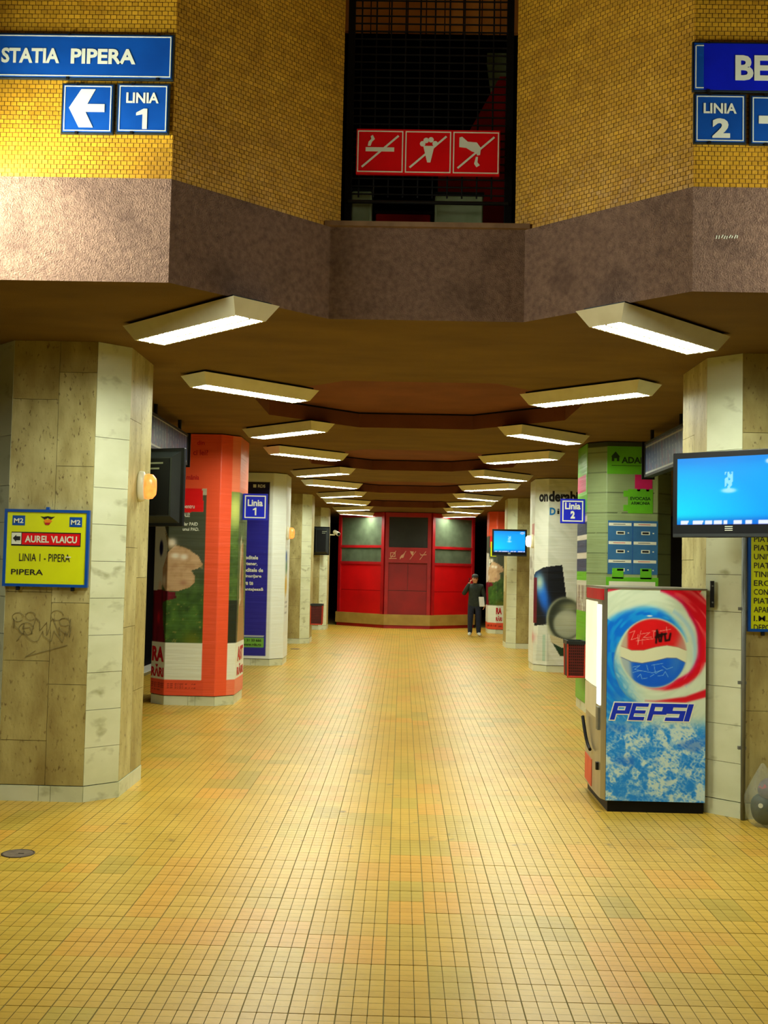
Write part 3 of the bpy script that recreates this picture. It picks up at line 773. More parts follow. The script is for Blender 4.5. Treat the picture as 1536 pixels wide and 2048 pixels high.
def red_print(S, Z):
    # print units: the left photo ends at s=.5, the next one starts at s=.87 (and once more on the left side)
    C = np.tile(np.array([240, 88, 48.]), (len(S), 1))
    X = 805 + (S - 3.13) / .00666; Y = 1128 - (Z - 1.88) / .00666       # sheet grid of the poster artwork
    photo = ((S < .5) & (S > -1.2) & (Z > .82) & (Z < 2.88)).astype(float)
    G = np.tile(np.array([70, 76, 56.]), (len(S), 1))
    n = fbm(X / 14, Y / 14); n2 = fbm(X / 5 + 40, Y / 5)
    foliage = np.stack([30 + 60 * n, 60 + 75 * n, 18 + 30 * n], 1)
    G = G * (1 - sm(Y - 1165, 14)[:, None]) + foliage * sm(Y - 1165, 14)[:, None]
    G = over(G, (150, 140, 70), sm(n2 - .74, .015) * sm(Y - 1180, 5) * .8)
    G = over(G, (96, 110, 20), ell(X, Y, 388, 1283, 16, 16, .3))
    G = over(G, (210, 206, 172), rect(X, Y, 396, 412, 970, 990) * .8)
    G = over(G, (226, 228, 206), inpoly(X, Y, [(200, 1050), (322, 1055), (336, 1082), (330, 1130), (322, 1168), (303, 1188), (200, 1200)]))
    G = over(G, (150, 128, 80), inpoly(X, Y, [(322, 1062), (345, 1088), (380, 1100), (405, 1128), (406, 1138), (340, 1110)]) * .8)
    head = inpoly(X, Y, [(318, 1140), (334, 1108), (350, 1092), (372, 1098), (396, 1112), (406, 1130), (396, 1138), (383, 1142), (390, 1152), (391, 1166), (381, 1176), (356, 1184), (330, 1183), (318, 1170)])
    G = over(G, (206, 172, 128), head)
    G = over(G, (180, 140, 96), head * sm(n - .58, .05) * .7)
    G = over(G, (250, 240, 214), ell(X, Y, 343, 1087, 8, 8, .25)); G = over(G, (250, 244, 220), ell(X, Y, 350, 1113, 8, 5, .25)); G = over(G, (250, 244, 220), ell(X, Y, 368, 1115, 7, 5, .25))
    G = over(G, (242, 232, 206), ell(X, Y, 325, 1163, 5, 9, .3)); G = over(G, (150, 96, 70), ell(X, Y, 368, 1167, 6, 4, .4) * .6)
    G = over(G, (232, 206, 172), ell(X, Y, 311, 1178, 7, 13, .2))
    G = over(G, (18, 18, 66), ell(X, Y, 311, 1098, 6.5, 15, .1))
    coat = inpoly(X, Y, [(200, 1186), (318, 1182), (352, 1186), (355, 1198), (322, 1206), (326, 1250), (336, 1290), (200, 1290)])
    G = over(G, np.array([120, 22, 40.]), coat); G = over(G, (70, 10, 20), coat * sm(vnoise(X / 5, Y / 60) - .6, .05))
    G = over(G, (196, 30, 44), ell(X, Y, 309, 1238, 5, 12, .2))
    C = C * (1 - photo[:, None]) + G * photo[:, None]
    C = over(C, (232, 16, 20), inpoly(X, Y, [(330, 976), (401, 978), (405, 1024), (330, 1027)]) * photo)
    white = ((S < .5) & (S > -1.2) & (Z > .335) & (Z <= .82)).astype(float)
    C = over(C, (232, 238, 214), white)
    C = over(C, (214, 70, 44), ((S < .52) & (Z <= .335)).astype(float) * .35)
    # second motif on the right side
    p2 = ((S >= .87) & (S < 2.4)).astype(float)
    G = np.stack([40 + 60 * n, 62 + 70 * n, 26 + 30 * n], 1)
    G = over(G, (214, 226, 120), ell(S, Z, .93, 2.62, .12, .22, .3))
    G = over(G, (30, 34, 28), rect(S, Z, .87, 1.10, .8, 1.4) * .85)
    G = over(G, (168, 128, 76), inpoly(S, Z, [(1.22, 2.1), (1.45, 2.2), (1.75, .8), (1.12, .8), (1.2, 1.5)]))
    G = over(G, (226, 214, 180), inpoly(S, Z, [(1.2, 2.2), (1.32, 2.3), (1.4, 1.4), (1.2, 1.3)]) * .7)
    G = over(G, (110, 66, 40), ell(S, Z, 1.36, 1.72, .06, .18, .3))
    m2 = p2 * ((Z > .82) & (Z < 2.86)); C = C * (1 - m2[:, None]) + G * m2[:, None]
    C = over(C, (236, 240, 218), p2 * ((Z > .335) & (Z <= .82)))
    C = over(C, (248, 150, 112), p2 * (Z >= 2.86) * .7); C = over(C, (244, 132, 98), p2 * (Z <= .335) * .8)
    # small print lines
    for z_, s1 in ((.285, .42), (.255, .27), (.225, .45), (.195, -.1)):
        mk = rect(S, Z, -.31, s1, z_ - .006, z_ + .006) * (vnoise(S * 90, Z * 3) > .42)
        C = over(C, (120, 20, 14), mk * .75)
    return C
def red_text(r, p, small=False):
    f = face_frames(p); u = f['fr']; d = -.0
    def T(b, s, z, w_, h_, m, **k): letters(u, b, s, z, w_, h_, m, r, .003, **k)
    letters(f['lc'], 'RA', .02, .565, .285, .20, M_txtred, r, .003, bold=.05); letters(f['lc'], 'RĂRI', .01, .365, .30, .165, M_txtred, r, .003, bold=.05)
    if small: return
    T('pentru', .19, 2.60, .15, .06, M_print_w, bold=.01); T('ALE!', .19, 2.50, .09, .055, M_print_w, bold=.02)
    T('dar PAID', .19, 2.385, .20, .045, M_print_w, bold=.02); T('unui PAD.', .19, 2.315, .22, .045, M_print_w, bold=.02)
    T('din', .35, 3.47, .10, .06, M_txtred, bold=.02); T('ci lei?', .30, 3.33, .20, .075, M_txtred, bold=.02); T('mânia', .22, 3.0, .17, .065, M_txtred, bold=.02)
    g = f['rs']
    letters(g, 'AST', .18, .56, .5, .2, M_txtred, r, .003, .05); letters(g, 'RĂRI', .16, .37, .55, .15, M_txtred, r, .003, .05)
r, p, L = wrap('pillar_banner', LXA, LXB, PILL_Y[1], 'orange-red advertising banner with a photo, wrapped round the second left pillar', red_print)
red_text(r, p)
r, p, L = wrap('pillar_banner', RXA + RDX[4], RXB + RDX[4], PILL_Y[4], 'small far orange-red banner on the rearmost right pillar beside the person', lambda S, Z: red_print(S + .25, Z), .03)
u_ = face_frames(p)
letters(u_['fr'], 'RA', .0, .575, .17, .195, M_txtred, r, .003, .06); letters(u_['fr'], 'RĂRI', .0, .375, .18, .155, M_txtred, r, .003, .05)
MB().fbox(u_['lc'], .08, .30, 2.28, 2.72, .002, .004).build('yellow_box', M_signyel, r)

def blue_print(S, Z):
    C = np.tile(np.array([232, 240, 226.]), (len(S), 1))
    b = rect(S, Z, -.25, .60, .17, 3.44)
    C = over(C, (34, 34, 150), b)
    C = over(C, (6, 6, 44), b * (Z > 3.02)); C = over(C, (20, 22, 100), b * ((Z <= 3.02) & (Z > 2.9)) * .5)
    C = over(C, (112, 176, 60), b * rect(S, Z, -.25, .56, .33, .52)); C = over(C, (214, 224, 206), b * rect(S, Z, -.25, .56, .535, .55))
    # printed matter on the right side sheet
    C = over(C, (90, 150, 110), ell(S, Z, 1.25, 1.85, .14, .13, .2)); C = over(C, (60, 110, 170), ell(S, Z, 1.2, 2.05, .12, .1, .2)); C = over(C, (214, 170, 40), ell(S, Z, 1.22, 1.5, .14, .18, .2))
    for z_ in (1.18, 1.10, .98): C = over(C, (110, 120, 120), rect(S, Z, 1.05, 1.5, z_ - .02, z_ + .02) * (vnoise(S * 40, Z * 9) > .4) * .7)
    return C
r, p, L = wrap('pillar_banner', LXA, LXB, PILL_Y[2], 'blue and white internet advertising banner wrapped round the third left pillar', blue_print, .02)
u_ = face_frames(p)['fr']
for t_, z_, w_ in (('Creditele', 1.98, .33), ('Partener,', 1.86, .32), ('creditele de', 1.745, .43), ('refinanțare', 1.625, .40), ('care te', 1.50, .25), ('avantajează', 1.38, .44)):
    letters(u_, t_, .09, z_, w_, .075, M_print_w, r, .003, .03)
letters(u_, 'RDS', .38, 3.335, .14, .06, M_print_w, r, .003, .03); MB().fbox(u_, .29, .35, 3.335, 3.395, .002, .004).build('logo_block', M_print_w, r)
letters(u_, 'S', .14, 3.335, .05, .06, M_print_w, r, .003, .03)
letters(u_, '021 31 33 666', .12, .445, .40, .05, M_print_b, r, .003, .02); letters(u_, 'www.rds.ro', .18, .365, .34, .055, M_print_b, r, .003, .02)

def space_print(S, Z):
    C = np.tile(np.array([232, 238, 220.]), (len(S), 1))
    C = over(C, (214, 222, 200), sm(vnoise((S + Z) * 9, (S - Z) * 3) - .62, .06) * .6)
    # dark screen with a comet on the front left, running round the chamfer
    scr = inpoly(S, Z, [(-.28, 1.86), (-.10, 1.95), (.27, 2.0), (.36, 1.35), (.30, .9), (-.30, .85), (-.33, 1.80)])
    C = over(C, (14, 18, 28), scr)
    C = over(C, (20, 110, 235), scr * ell(S - (1.5 - Z) * .30, Z, -.13, 1.47, .12, .34, .22)); C = over(C, (200, 226, 190), scr * ell(S, Z, -.19, 1.66, .08, .12, .4))
    C = over(C, (110, 20, 34), ((S < -.25) & (S > -.36) & (Z < 1.75) & (Z > .9)).astype(float) * .9)
    # a plain grey ball in a dark bubble (generic stand-in)
    C = over(C, (188, 196, 160), ell(S, Z, .33, .98, .345, .42, .03)); C = over(C, (46, 54, 44), ell(S, Z, .34, .99, .315, .385, .03))
    C = over(C, (150, 158, 120), ell(S, Z, .44, 1.22, .16, .08, .3))
    C = over(C, (176, 186, 162), ell(S, Z, .37, .90, .25, .26, .05)); C = over(C, (206, 214, 186), ell(S, Z, .40, .98, .15, .13, .4))
    C = over(C, (216, 208, 164), inpoly(S, Z, [(.05, .70), (.30, .62), (.67, .58), (.67, .45), (.30, .46), (.08, .56)])); C = over(C, (24, 60, 36), inpoly(S, Z, [(.10, .55), (.28, .46), (.67, .46), (.67, .34), (.25, .30)]))
    C = over(C, (196, 206, 190), inpoly(S, Z, [(-.2, .86), (.0, .9), (.05, .2), (-.25, .2)]) * .6)
    C = over(C, (150, 190, 166), rect(S, Z, -.1, -.04, .2, .7) * .6)
    # coloured blocks on the left side sheet
    C = over(C, (190, 120, 110), rect(S, Z, -.75, -.36, 2.55, 2.78) * .8); C = over(C, (150, 150, 130), ((S < -.36) & (vnoise(S * 14, Z * 8) > .55) & (Z < 2.3) & (Z > 1.7)).astype(float) * .6)
    C = over(C, (210, 110, 110), ell(S, Z, -.4, .63, .1, .08, .3) * .7)
    return C
r, p, L = wrap('pillar_banner', RXA + RDX[2], RXB + RDX[2], PILL_Y[2], 'white banner reading onderabil wrapped round the third right pillar', space_print, .013)
u_ = face_frames(p)['fr']
letters(face_frames(p)['lc'], 'on', .10, 3.18, .205, .148, M_print_b, r, .004, .045); letters(u_, 'derabil', .0, 3.18, .60, .205, M_print_b, r, .004, .045)
M_lblue = mat('print_light_blue', (20, 130, 200), (16, 118, 184), rough=.5)
letters(u_, 'D', .02, 2.93, .11, .14, M_lblue, r, .004, .04); letters(u_, 'ima', .16, 2.95, .40, .10, M_print_b, r, .004, .02)

def block_print(S, Z):
    C = np.tile(np.array([150, 172, 118.]), (len(S), 1))
    C = C * (0.86 + 0.3 * fbm(S * 3, Z * 2))[:, None]
    C = over(C, (62, 74, 48), (np.abs(((Z - .13) % .268) - .134) < .0065).astype(float) * (vnoise(S * 12, Z * 4) > .2) * .85)
    C = over(C, (118, 136, 92), ((S > .67) | ((S < 0) & (S > -.31))).astype(float) * .35)
    C = over(C, (34, 40, 26), (Z > 3.56).astype(float) * .8)
    # left side sheet: green with pink, letterboxes and a white field
    ls = (S < -.31).astype(float)
    C = over(C, (104, 190, 30), ls * (Z > 2.7)); C = over(C, (214, 50, 110), ls * rect(S, Z, -2, -.4, 2.98, 3.2)); C = over(C, (50, 66, 96), ls * rect(S, Z, -2, 0, 1.88, 2.62))
    for z_ in (2.6, 2.35, 2.1): C = over(C, (226, 222, 200), ls * rect(S, Z, -2, 0, z_ - .035, z_ + .035))
    C = over(C, (104, 190, 30), ls * (Z < 1.88)); C = over(C, (212, 214, 190), ls * rect(S, Z, -2, 0, 1.35, 1.76)); C = over(C, (120, 100, 90), ls * rect(S, Z, -2, 0, 1.35, 1.7) * (vnoise(S * 30, Z * 3) > .5) * .7)
    return C
r, p, L = wrap('pillar_banner', RXA + RDX[1], RXB + RDX[1], PILL_Y[1], 'green banner with printed letterboxes wrapped round the second right pillar', block_print, .0135)
u_ = face_frames(p)['fr']; nn = .003
def dec(nm, m, u0, u1, z0, z1, n=nn, par=None): return MB().fbox(u_, u0, u1, z0, z1, .001, n).build(nm, m, par or r)
dec('logo_panel', M_green, .0, .51, 3.19, 3.56)
letters(u_, 'ADAMA', .19, 3.335, .42, .085, M_dgreen, r, nn + .001, .03); MB().poly(u_, [(.06, 3.36), (.06, 3.42), (.05, 3.42), (.11, 3.49), (.17, 3.42), (.16, 3.42), (.16, 3.36), (.128, 3.36), (.128, 3.40), (.092, 3.40), (.092, 3.36)], .003, nn + .001).build('house_logo', M_dgreen, r)
dec('rule', M_dgreen, .06, .50, 3.30, 3.307, nn + .001)
def puzzle(nm, m, u0, u1, z0, z1, tabs):
    pm = MB().fbox(u_, u0, u1, z0, z1, .001, nn + .001)
    for a, b, c, d in tabs: pm.fbox(u_, a, b, c, d, .001, nn + .001)
    return pm.build(nm, m, r)
puzzle('pink_puzzle_piece', M_pink, .37, .60, 3.0, 3.185, [(.40, .44, 2.965, 3.0), (.52, .56, 2.965, 3.0)])
puzzle('green_puzzle_piece', M_green, .28, .61, 2.67, 2.99, [(.22, .28, 2.89, 2.97), (.22, .28, 2.70, 2.78)])
letters(u_, 'EVOCASA', .31, 2.845, .27, .045, M_dgreen, r, nn + .003, .03); letters(u_, 'ARMONIA', .32, 2.785, .25, .042, M_dgreen, r, nn + .003, .02)
lbp = dec('letterbox_panel', M_mbox, .02, .68, 1.86, 2.57)
rd = random.Random(2)
for i in range(2):
    for j in range(3):
        a = .03 + i * .33; z_ = 2.535 - j * .245
        dec('name_plate', M_print_w, a, a + .30, z_ - .035, z_ + .005, nn + .001, lbp)
        dec('name_line', M_txtred if (i + j) % 2 else M_print_b, a + .06, a + .22, z_ - .018, z_ - .011, nn + .002, lbp)
        dec('slot_frame', M_print_w, a + .10, a + .215, z_ - .15, z_ - .105, nn + .001, lbp); dec('slot', M_print_b, a + .115, a + .20, z_ - .14, z_ - .115, nn + .002, lbp)
        dec('keyhole', M_print_w, a + .25, a + .27, z_ - .135, z_ - .12, nn + .001, lbp)
dec('box_divider', M_signblue, .345, .351, 1.86, 2.57, nn + .0005)
for a in (.08, .45): dec('green_tower', M_green, a, a + .15, 1.80, 1.94, nn + .002)
dec('green_band', M_green, .0, .69, 1.66, 1.82, nn + .002); dec('white_band', M_print_w, .04, .65, 1.58, 1.765, nn + .003)

# ------------------------------------------------------------------ small line signs on pillar sides
def line_flag(u0, u1, z0, z1, y, num, label):
    f = FRONT(y); r = empty('line_sign', ((u0 + u1) / 2, y, z0), label, 'sign')
    MB().fbox(f, u0, u1, z0, z1, -.03, 0).build('panel', M_signblue2, r, bevel=.004)
    MB().frame(f, u0 + .025, u1 - .025, z0 + .025, z1 - .025, .016, 0, .002).build('border', M_print_w, r)
    c = (u0 + u1) / 2
    letters(f, 'Linia', c - .105, z0 + .19, .21, .095, M_print_w, r, .003, .03); (figure_one(f, c - .032, z0 + .065, .05, .105, M_print_w, r, .003) if num == '1' else letters(f, num, c - .03, z0 + .065, .06, .105, M_print_w, r, .003, .06))
    return r
line_flag(-2.228, -1.885, 2.50, 2.865, 15.18, '1', 'small royal blue Linia 1 sign fixed to the orange-red pillar')
line_flag(2.135, 2.468, 2.535, 2.87, 15.0, '2', 'small royal blue Linia 2 sign fixed to the green pillar')

# ------------------------------------------------------------------ yellow signs on the near pillars
fy = FRONT(PILL_Y[0])
def yellow_sign(u0, u1, z0, z1, label):
    r = empty('station_board', ((u0 + u1) / 2, PILL_Y[0] - .03, z0), label, 'sign')
    MB().fbox(fy, u0 + .01, u1 - .01, z0 + .01, z1 - .01, .004, .03).build('panel', M_signyel, r)
    MB().frame(fy, u0, u1, z0, z1, .022, .004, .038).build('border', M_signblue, r)
    for x in (u0 + .12, u1 - .12): MB().fbox(fy, x - .012, x + .012, z0 - .03, z0, .004, .03).build('bracket', M_blackm, r)
    MB().fbox(fy, (u0 + u1) / 2 - .012, (u0 + u1) / 2 + .012, z1, z1 + .02, .004, .03).build('hanger', M_signblue, r)
    return r
A0, A1, B0, B1 = -3.145, -2.472, 1.672, 2.28
r = yellow_sign(A0, A1, B0, B1, 'yellow blue-framed board reading AUREL VLAICU on the near left pillar')
sx = (A1 - A0) / 1290; sz = (B1 - B0) / 1190        # board grid
def X_(c): return A0 + (c - 75) * sx
def Z_(c): return B1 - (c - 150) * sz
for c in (195, 1062):
    MB().fbox(fy, X_(c), X_(c + 190), Z_(400 + (c > 500) * 10), Z_(248 + (c > 500) * 10), .03, .032).build('line_badge', M_signblue, r)
    letters(fy, 'M2', X_(c + 22), Z_(365 + (c > 500) * 10), 145 * sx, 75 * sz, M_print_w, r, .033, .025)
e = MB(); e.poly(fy, [(X_(620), Z_(255)), (X_(690), Z_(310)), (X_(730), Z_(275)), (X_(770), Z_(310)), (X_(840), Z_(255)), (X_(790), Z_(262)), (X_(730), Z_(250)), (X_(670), Z_(262))], .03, .032); e.build('emblem_wings', M_print_b, r)
MB().poly(fy, [(X_(670), Z_(330)), (X_(700), Z_(290)), (X_(730), Z_(312)), (X_(760), Z_(290)), (X_(800), Z_(330)), (X_(765), Z_(355)), (X_(695), Z_(355))], .032, .0335).build('emblem_flame', mat('print_orange', (250, 150, 10), (240, 130, 10)), r)
MB().poly(fy, [(X_(680), Z_(352)), (X_(775), Z_(352)), (X_(755), Z_(385)), (X_(700), Z_(385))], .032, .0335).build('emblem_base', M_txtred, r)
MB().fbox(fy, X_(188), X_(1240), Z_(715), Z_(500), .03, .0315).build('name_backing', M_print_b, r)
MB().fbox(fy, X_(350), X_(1228), Z_(695), Z_(518), .0315, .033).build('name_panel', M_signred, r)
MB().fbox(fy, X_(192), X_(338), Z_(690), Z_(515), .0315, .033).build('arrow_panel', M_print_w, r)
MB().poly(fy, [(X_(212), Z_(600)), (X_(262), Z_(545)), (X_(262), Z_(570)), (X_(325), Z_(570)), (X_(325), Z_(632)), (X_(262), Z_(632)), (X_(262), Z_(655))], .033, .0345).build('arrow', M_print_b, r)
letters(fy, 'AUREL', X_(395), Z_(662), 365 * sx, 108 * sz, M_print_w, r, .0345, .03); letters(fy, 'VLAICU', X_(790), Z_(662), 395 * sx, 108 * sz, M_print_w, r, .0345, .03)
letters(fy, 'LINIA 1 - PIPERA', X_(318), Z_(950), 770 * sx, 118 * sz, M_print_b, r, .0325, .004); letters(fy, 'PIPERA', X_(203), Z_(1160), 485 * sx, 85 * sz, M_print_b, r, .0325, .012)
MB().fbox(fy, X_(1020), X_(1100), Z_(885), Z_(868), .0325, .034).build('scratch', M_print_w, r)
C0 = 2.688
r = yellow_sign(C0, C0 + .80, 1.445, 2.62, 'tall yellow blue-framed list of stations behind the big blue screen')
for k, t_ in enumerate(('PIATA', 'PIATA', 'UNIVE', 'PIATA', 'TINERE', 'EROII', 'CONST', 'PIATA', 'APARA', 'I.M.G.B', 'DEPOU')):
    z_ = 2.187 - k * .0685; w_ = .033 * len(t_)
    letters(fy, t_, C0 + .046, z_ - .045, w_, .044, M_print_b, r, .0325, .008)

# ------------------------------------------------------------------ televisions
def screen_print(U, V):
    """U,V in 0..1"""
    C = np.stack([0 * U, 172 + 66 * np.clip(1 - np.hypot((U + .05) / .9, (V - .05) / .9), 0, 1), 255 + 0 * U], 1)
    C = over(C, (0, 110, 230), sm(V - .90, .05) * .5); C = over(C, (8, 60, 200), sm(.10 - V, .02) * .5)
    C = over(C, (150, 236, 255), rect(U, V, .46, .54, .52, .78) * (vnoise(U * 60, V * 24) > .42)); C = over(C, (170, 240, 255), ell(U, V, .50, .50, .07, .035, .15))
    C = over(C, (240, 250, 255), ell(U, V, .91, .91, .07, .045, .1)); C = over(C, (30, 110, 220), ell(U, V, .91, .91, .04, .015, .2))
    C = over(C, (236, 246, 255), rect(U, V, .0, 1., .012, .062) * (vnoise(U * 34, V * 2) > .3)); C = over(C, (20, 60, 190), rect(U, V, 0, 1, .0, .012))
    return C
def television(center, yaw, W, H, label, bracket_to, depth=.09, step=.007, back_only=False):
    d = Vector((math.cos(yaw), math.sin(yaw), 0))
    fr = Fr(center, d)
    r = empty('television', (center[0], center[1], center[2] - H / 2), label, 'television')
    b = .055
    body = MB().fbox(fr, -W / 2, W / 2, -H / 2, H / 2, -.035, 0).build('bezel', M_black, r, bevel=.006)
    MB().fbox(fr, -W / 2 + .04, W / 2 - .04, -H / 2 + .05, H / 2 - .05, -.035, -depth, .05).build('back_shell', M_black2, r)
    u0, u1, v0, v1 = -W / 2 + .04, W / 2 - .04, -H / 2 + .095, H / 2 - .045
    sheet('screen', fr, u0, u1, v0, v1, .003, step, lambda U, V: screen_print((U - u0) / (u1 - u0), (V - v0) / (v1 - v0)), art_mat('lit_screen', .2, 1.0, spec=.08), r)
    MB().fbox(fr, -W / 2 + .01, W / 2 - .01, -H / 2 + .004, -H / 2 + .028, 0, .006).build('speaker_strip', M_black2, r)
    for k in range(3): MB().fbox(fr, -.03, .03, -H / 2 + .05 + k * .014, -H / 2 + .055 + k * .014, 0, .002).build('logo_mark', M_print_w, r)
    a = fr.p(0, 0, -depth); MB().tube(a, bracket_to, .022, seg=10).build('arm', M_blackm, r)
    q = Vector(bracket_to); dd = (q - a).normalized()
    MB().tube(q - dd * .012, q, .07, seg=12).build('wall_plate', M_blackm, r)
    return r
television((2.405, 8.17, 2.48), math.radians(-40), .90, .645, 'big wall television with a bright blue picture above the vending machine', (2.60, 8.46, 2.48))
television((2.53, 26.22, 2.535), math.radians(-4), .82, .64, 'small far television with a blue picture on a stone-clad pillar', (2.70, 26.65, 2.535), step=.016)
# left televisions are seen from behind
def tv_back(center, yaw, W, H, label, bracket_to, full=True):
    d = Vector((math.cos(yaw), math.sin(yaw), 0)); fr = Fr(center, d)       # outward side of this frame = the back
    r = empty('television', (center[0], center[1], center[2] - H / 2), label, 'television')
    MB().fbox(fr, -W / 2, W / 2, -H / 2, H / 2, -.04, 0).build('bezel', M_black, r, bevel=.006)
    MB().fbox(fr, -W / 2 + .03, W / 2 - .03, -H / 2 + .03, H / 2 - .03, 0, .06, .06).build('back_shell', M_black2, r)
    MB().fbox(fr, -W / 2 + .11, W / 2 - .11, -H / 2 + .10, H / 2 - .10, .06, .065).build('back_panel', M_black, r)
    MB().fbox(fr, -W / 2 + .04, W / 2 - .04, -H / 2 + .04, H / 2 - .06, -.044, -.04).build('screen', M_black, r)
    tm = mat('label_print', (150, 156, 130), (130, 136, 110))
    for k in range(2): MB().fbox(fr, .02, .02 + (.14, .10)[k], H / 2 - .15 - k * .05, H / 2 - .135 - k * .05, .065, .067).build('label_line', tm, r)
    MB().tube(fr.p(0, 0, .06), bracket_to, .022, seg=10).build('arm', M_blackm, r)
    return r
tv_back((-2.33, 10.10, 2.575), math.radians(-22), .68, .72, 'black television seen from behind beside the orange lamp on the left', (-2.55, 9.852, 2.575))
tv_back((-2.42, 32.45, 2.63), math.radians(5), .50, .84, 'small black television back on the rearmost left pillar', (-2.5, 32.64, 2.63))

# ------------------------------------------------------------------ hanging line maps
def map_print(U, V):
    C = np.tile(np.array([24, 50, 110.]), (len(U), 1))
    st = (U * 7.0 + V * 1.1) % 1.0
    C = over(C, (206, 206, 190), ((st < .13) & (vnoise(U * 60, V * 30) > .3)).astype(float) * .6)
    C = over(C, (170, 60, 80), ((st > .5) & (st < .62) & (vnoise(U * 9, V * 2) > .55)).astype(float) * .8)
    C = over(C, (196, 200, 190), rect(V, V, .36, .375, -9, 9) + rect(V, V, .04, .05, -9, 9))
    return C
def hanging_map(x, side, y0, y1, z0, z1, label, rods):
    r = empty('hanging_map', (x, (y0 + y1) / 2, z0), label, 'sign')
    MB().box(x - .05, x + .05, y0, y1, z0, z1).build('box', M_signedge, r, bevel=.004)
    fr = Fr((x - .051, y1, z0), (0, -1, 0)) if side > 0 else Fr((x + .051, y0, z0), (0, 1, 0))
    L = y1 - y0
    sheet('map_face', fr, .04, L - .04, .03, z1 - z0 - .03, .002, .016, map_print, art_mat('map_print', .35, .0), r)
    MB().frame(fr, 0, L, 0, z1 - z0, .03, 0, .008).build('frame', M_blackm, r)
    fb = Fr((x, y1, z0), (-1, 0, 0)); 
    for q in rods: MB().tube((x, q, z1), (x, q, ZC), .022, seg=8).build('rod', M_blackm, r)
    ff = FRONT(y1 + .03, x)
    mb = MB(); mb.fbox(Fr((x, y1 + .06, z0), (1, 0, 0)), -.08, .08, -.02, z1 - z0 + .02, 0, .02); mb.build('end_plate', M_blackm, r)
    return r
hanging_map(3.02, 1, 11.5, 13.6, 3.06, 3.49, 'blue route map box hung from the ceiling on the right', (12.04, 13.44))
hanging_map(-2.76, -1, 11.5, 13.6, 3.10, 3.49, 'dark route map box hung from the ceiling on the left', (12.03, 13.34))

# ------------------------------------------------------------------ orange bulkhead lamps
def bulkhead(x, y, z, side, label, m=None):
    r = empty('bulkhead_lamp', (x, y, z), label, 'lamp', 'bulkhead lamps on pillar sides')
    fr = Fr((x, y, z), (0, side, 0))        # outward normal = +-X
    MB().lathe(fr, [(.105, 0), (.11, .015), (.105, .045), (.09, .055)], 24, .62, 1.2).build('base', M_white, r, smooth=True)
    MB().lathe(fr, [(.085, .05), (.09, .08), (.085, .12), (.06, .145), (.02, .15)], 24, .62, 1.2).build('lens', m or M_orange, r, smooth=True)
    return r
bulkhead(LXB + .002, 9.22, 2.52, 1, 'glowing orange bulkhead lamp on the near left pillar')
bulkhead(LXB + WE + .002, 21.0, 2.50, 1, 'small glowing orange lamp on the blue and white banner pillar')
bulkhead(RXA + RDX[2] - WE - .002, 21.0, 2.44, -1, 'round white-glowing lamp on the white banner pillar beside the far television', mat('white_lens', (255, 240, 200), (255, 230, 190), emit=9.0))

# ------------------------------------------------------------------ litter bins
def bin_(x, y, z0, z1, side, label, wd=.29, dp=.30):
    r = empty('litter_bin', (x, y, z0), label, 'bin', 'red litter baskets on pillars')
    xa, xb = sorted((x, x + side * wd)); ya, yb = y - dp / 2, y + dp / 2
    t = .008
    m = MB(); m.add([(xa + t, ya + t, z0), (xb - t, ya + t, z0), (xb - t, yb - t, z0), (xa + t, yb - t, z0), (xa, ya, z1 - .05), (xb, ya, z1 - .05), (xb, yb, z1 - .05), (xa, yb, z1 - .05)],
                    [(3, 2, 1, 0), (0, 1, 5, 4), (1, 2, 6, 5), (2, 3, 7, 6), (3, 0, 4, 7)])
    m.build('liner', M_bindark, r)
    g = MB(); n = 11
    for k in range(n):
        f = (k + .5) / n; z = z0 + f * (z1 - .06 - z0); q = t * (1 - f)
        g.box(xa + q - .004, xb - q + .004, ya + q - .006, ya + q - .001, z - .006, z + .006)
    for k in range(9):
        f = (k + .5) / 9; xx = xa + f * (xb - xa)
        g.add([(xx - .004, ya + t - .006, z0), (xx + .004, ya + t - .006, z0), (xx + .004, ya - .006, z1 - .05), (xx - .004, ya - .006, z1 - .05)], [(0, 1, 2, 3)])
    g.build('wire_mesh', mat('bin_wire', (112, 26, 18), (96, 20, 14), rough=.5), r)
    fr_ = MB()
    fr_.add([(xa + t - .012, ya + t - .012, z0 - .012), (xb - t + .012, ya + t - .012, z0 - .012), (xb - t + .012, ya + t - .012, z0 + .015), (xa + t - .012, ya + t - .012, z0 + .015)], [(0, 1, 2, 3)])
    for xx, s in ((xb, 1), (xa, -1)):
        fr_.tube((xx - s * t, ya + t - .008, z0), (xx, ya - .008, z1 - .04), .011, seg=6); fr_.tube((xx - s * t, yb - t, z0), (xx, yb, z1 - .04), .011, seg=6)
    fr_.tube((xa + t, ya + t - .008, z0), (xb - t, ya + t - .008, z0), .012, seg=6)
    fr_.build('frame', M_binred, r)
    c = MB(); c.box(xa - .015, xb + .015, ya - .015, yb + .015, z1 - .05, z1 - .035); c.frame(Fr((0, 0, z1 - .035), (1, 0, 0), (0, 1, 0)), xa - .015, xb + .015, ya - .015, yb + .015, .03, 0, .035)
    c.build('rim', M_black2, r)
    return r
bin_(RXA + RDX[1] - WE - .003, 14.98, .475, .955, -1, 'red wire litter bin on the green banner pillar', .235)
bin_(LXB + .003, 27.2, .455, .955, 1, 'small dark red litter bin on the bare fourth left pillar')

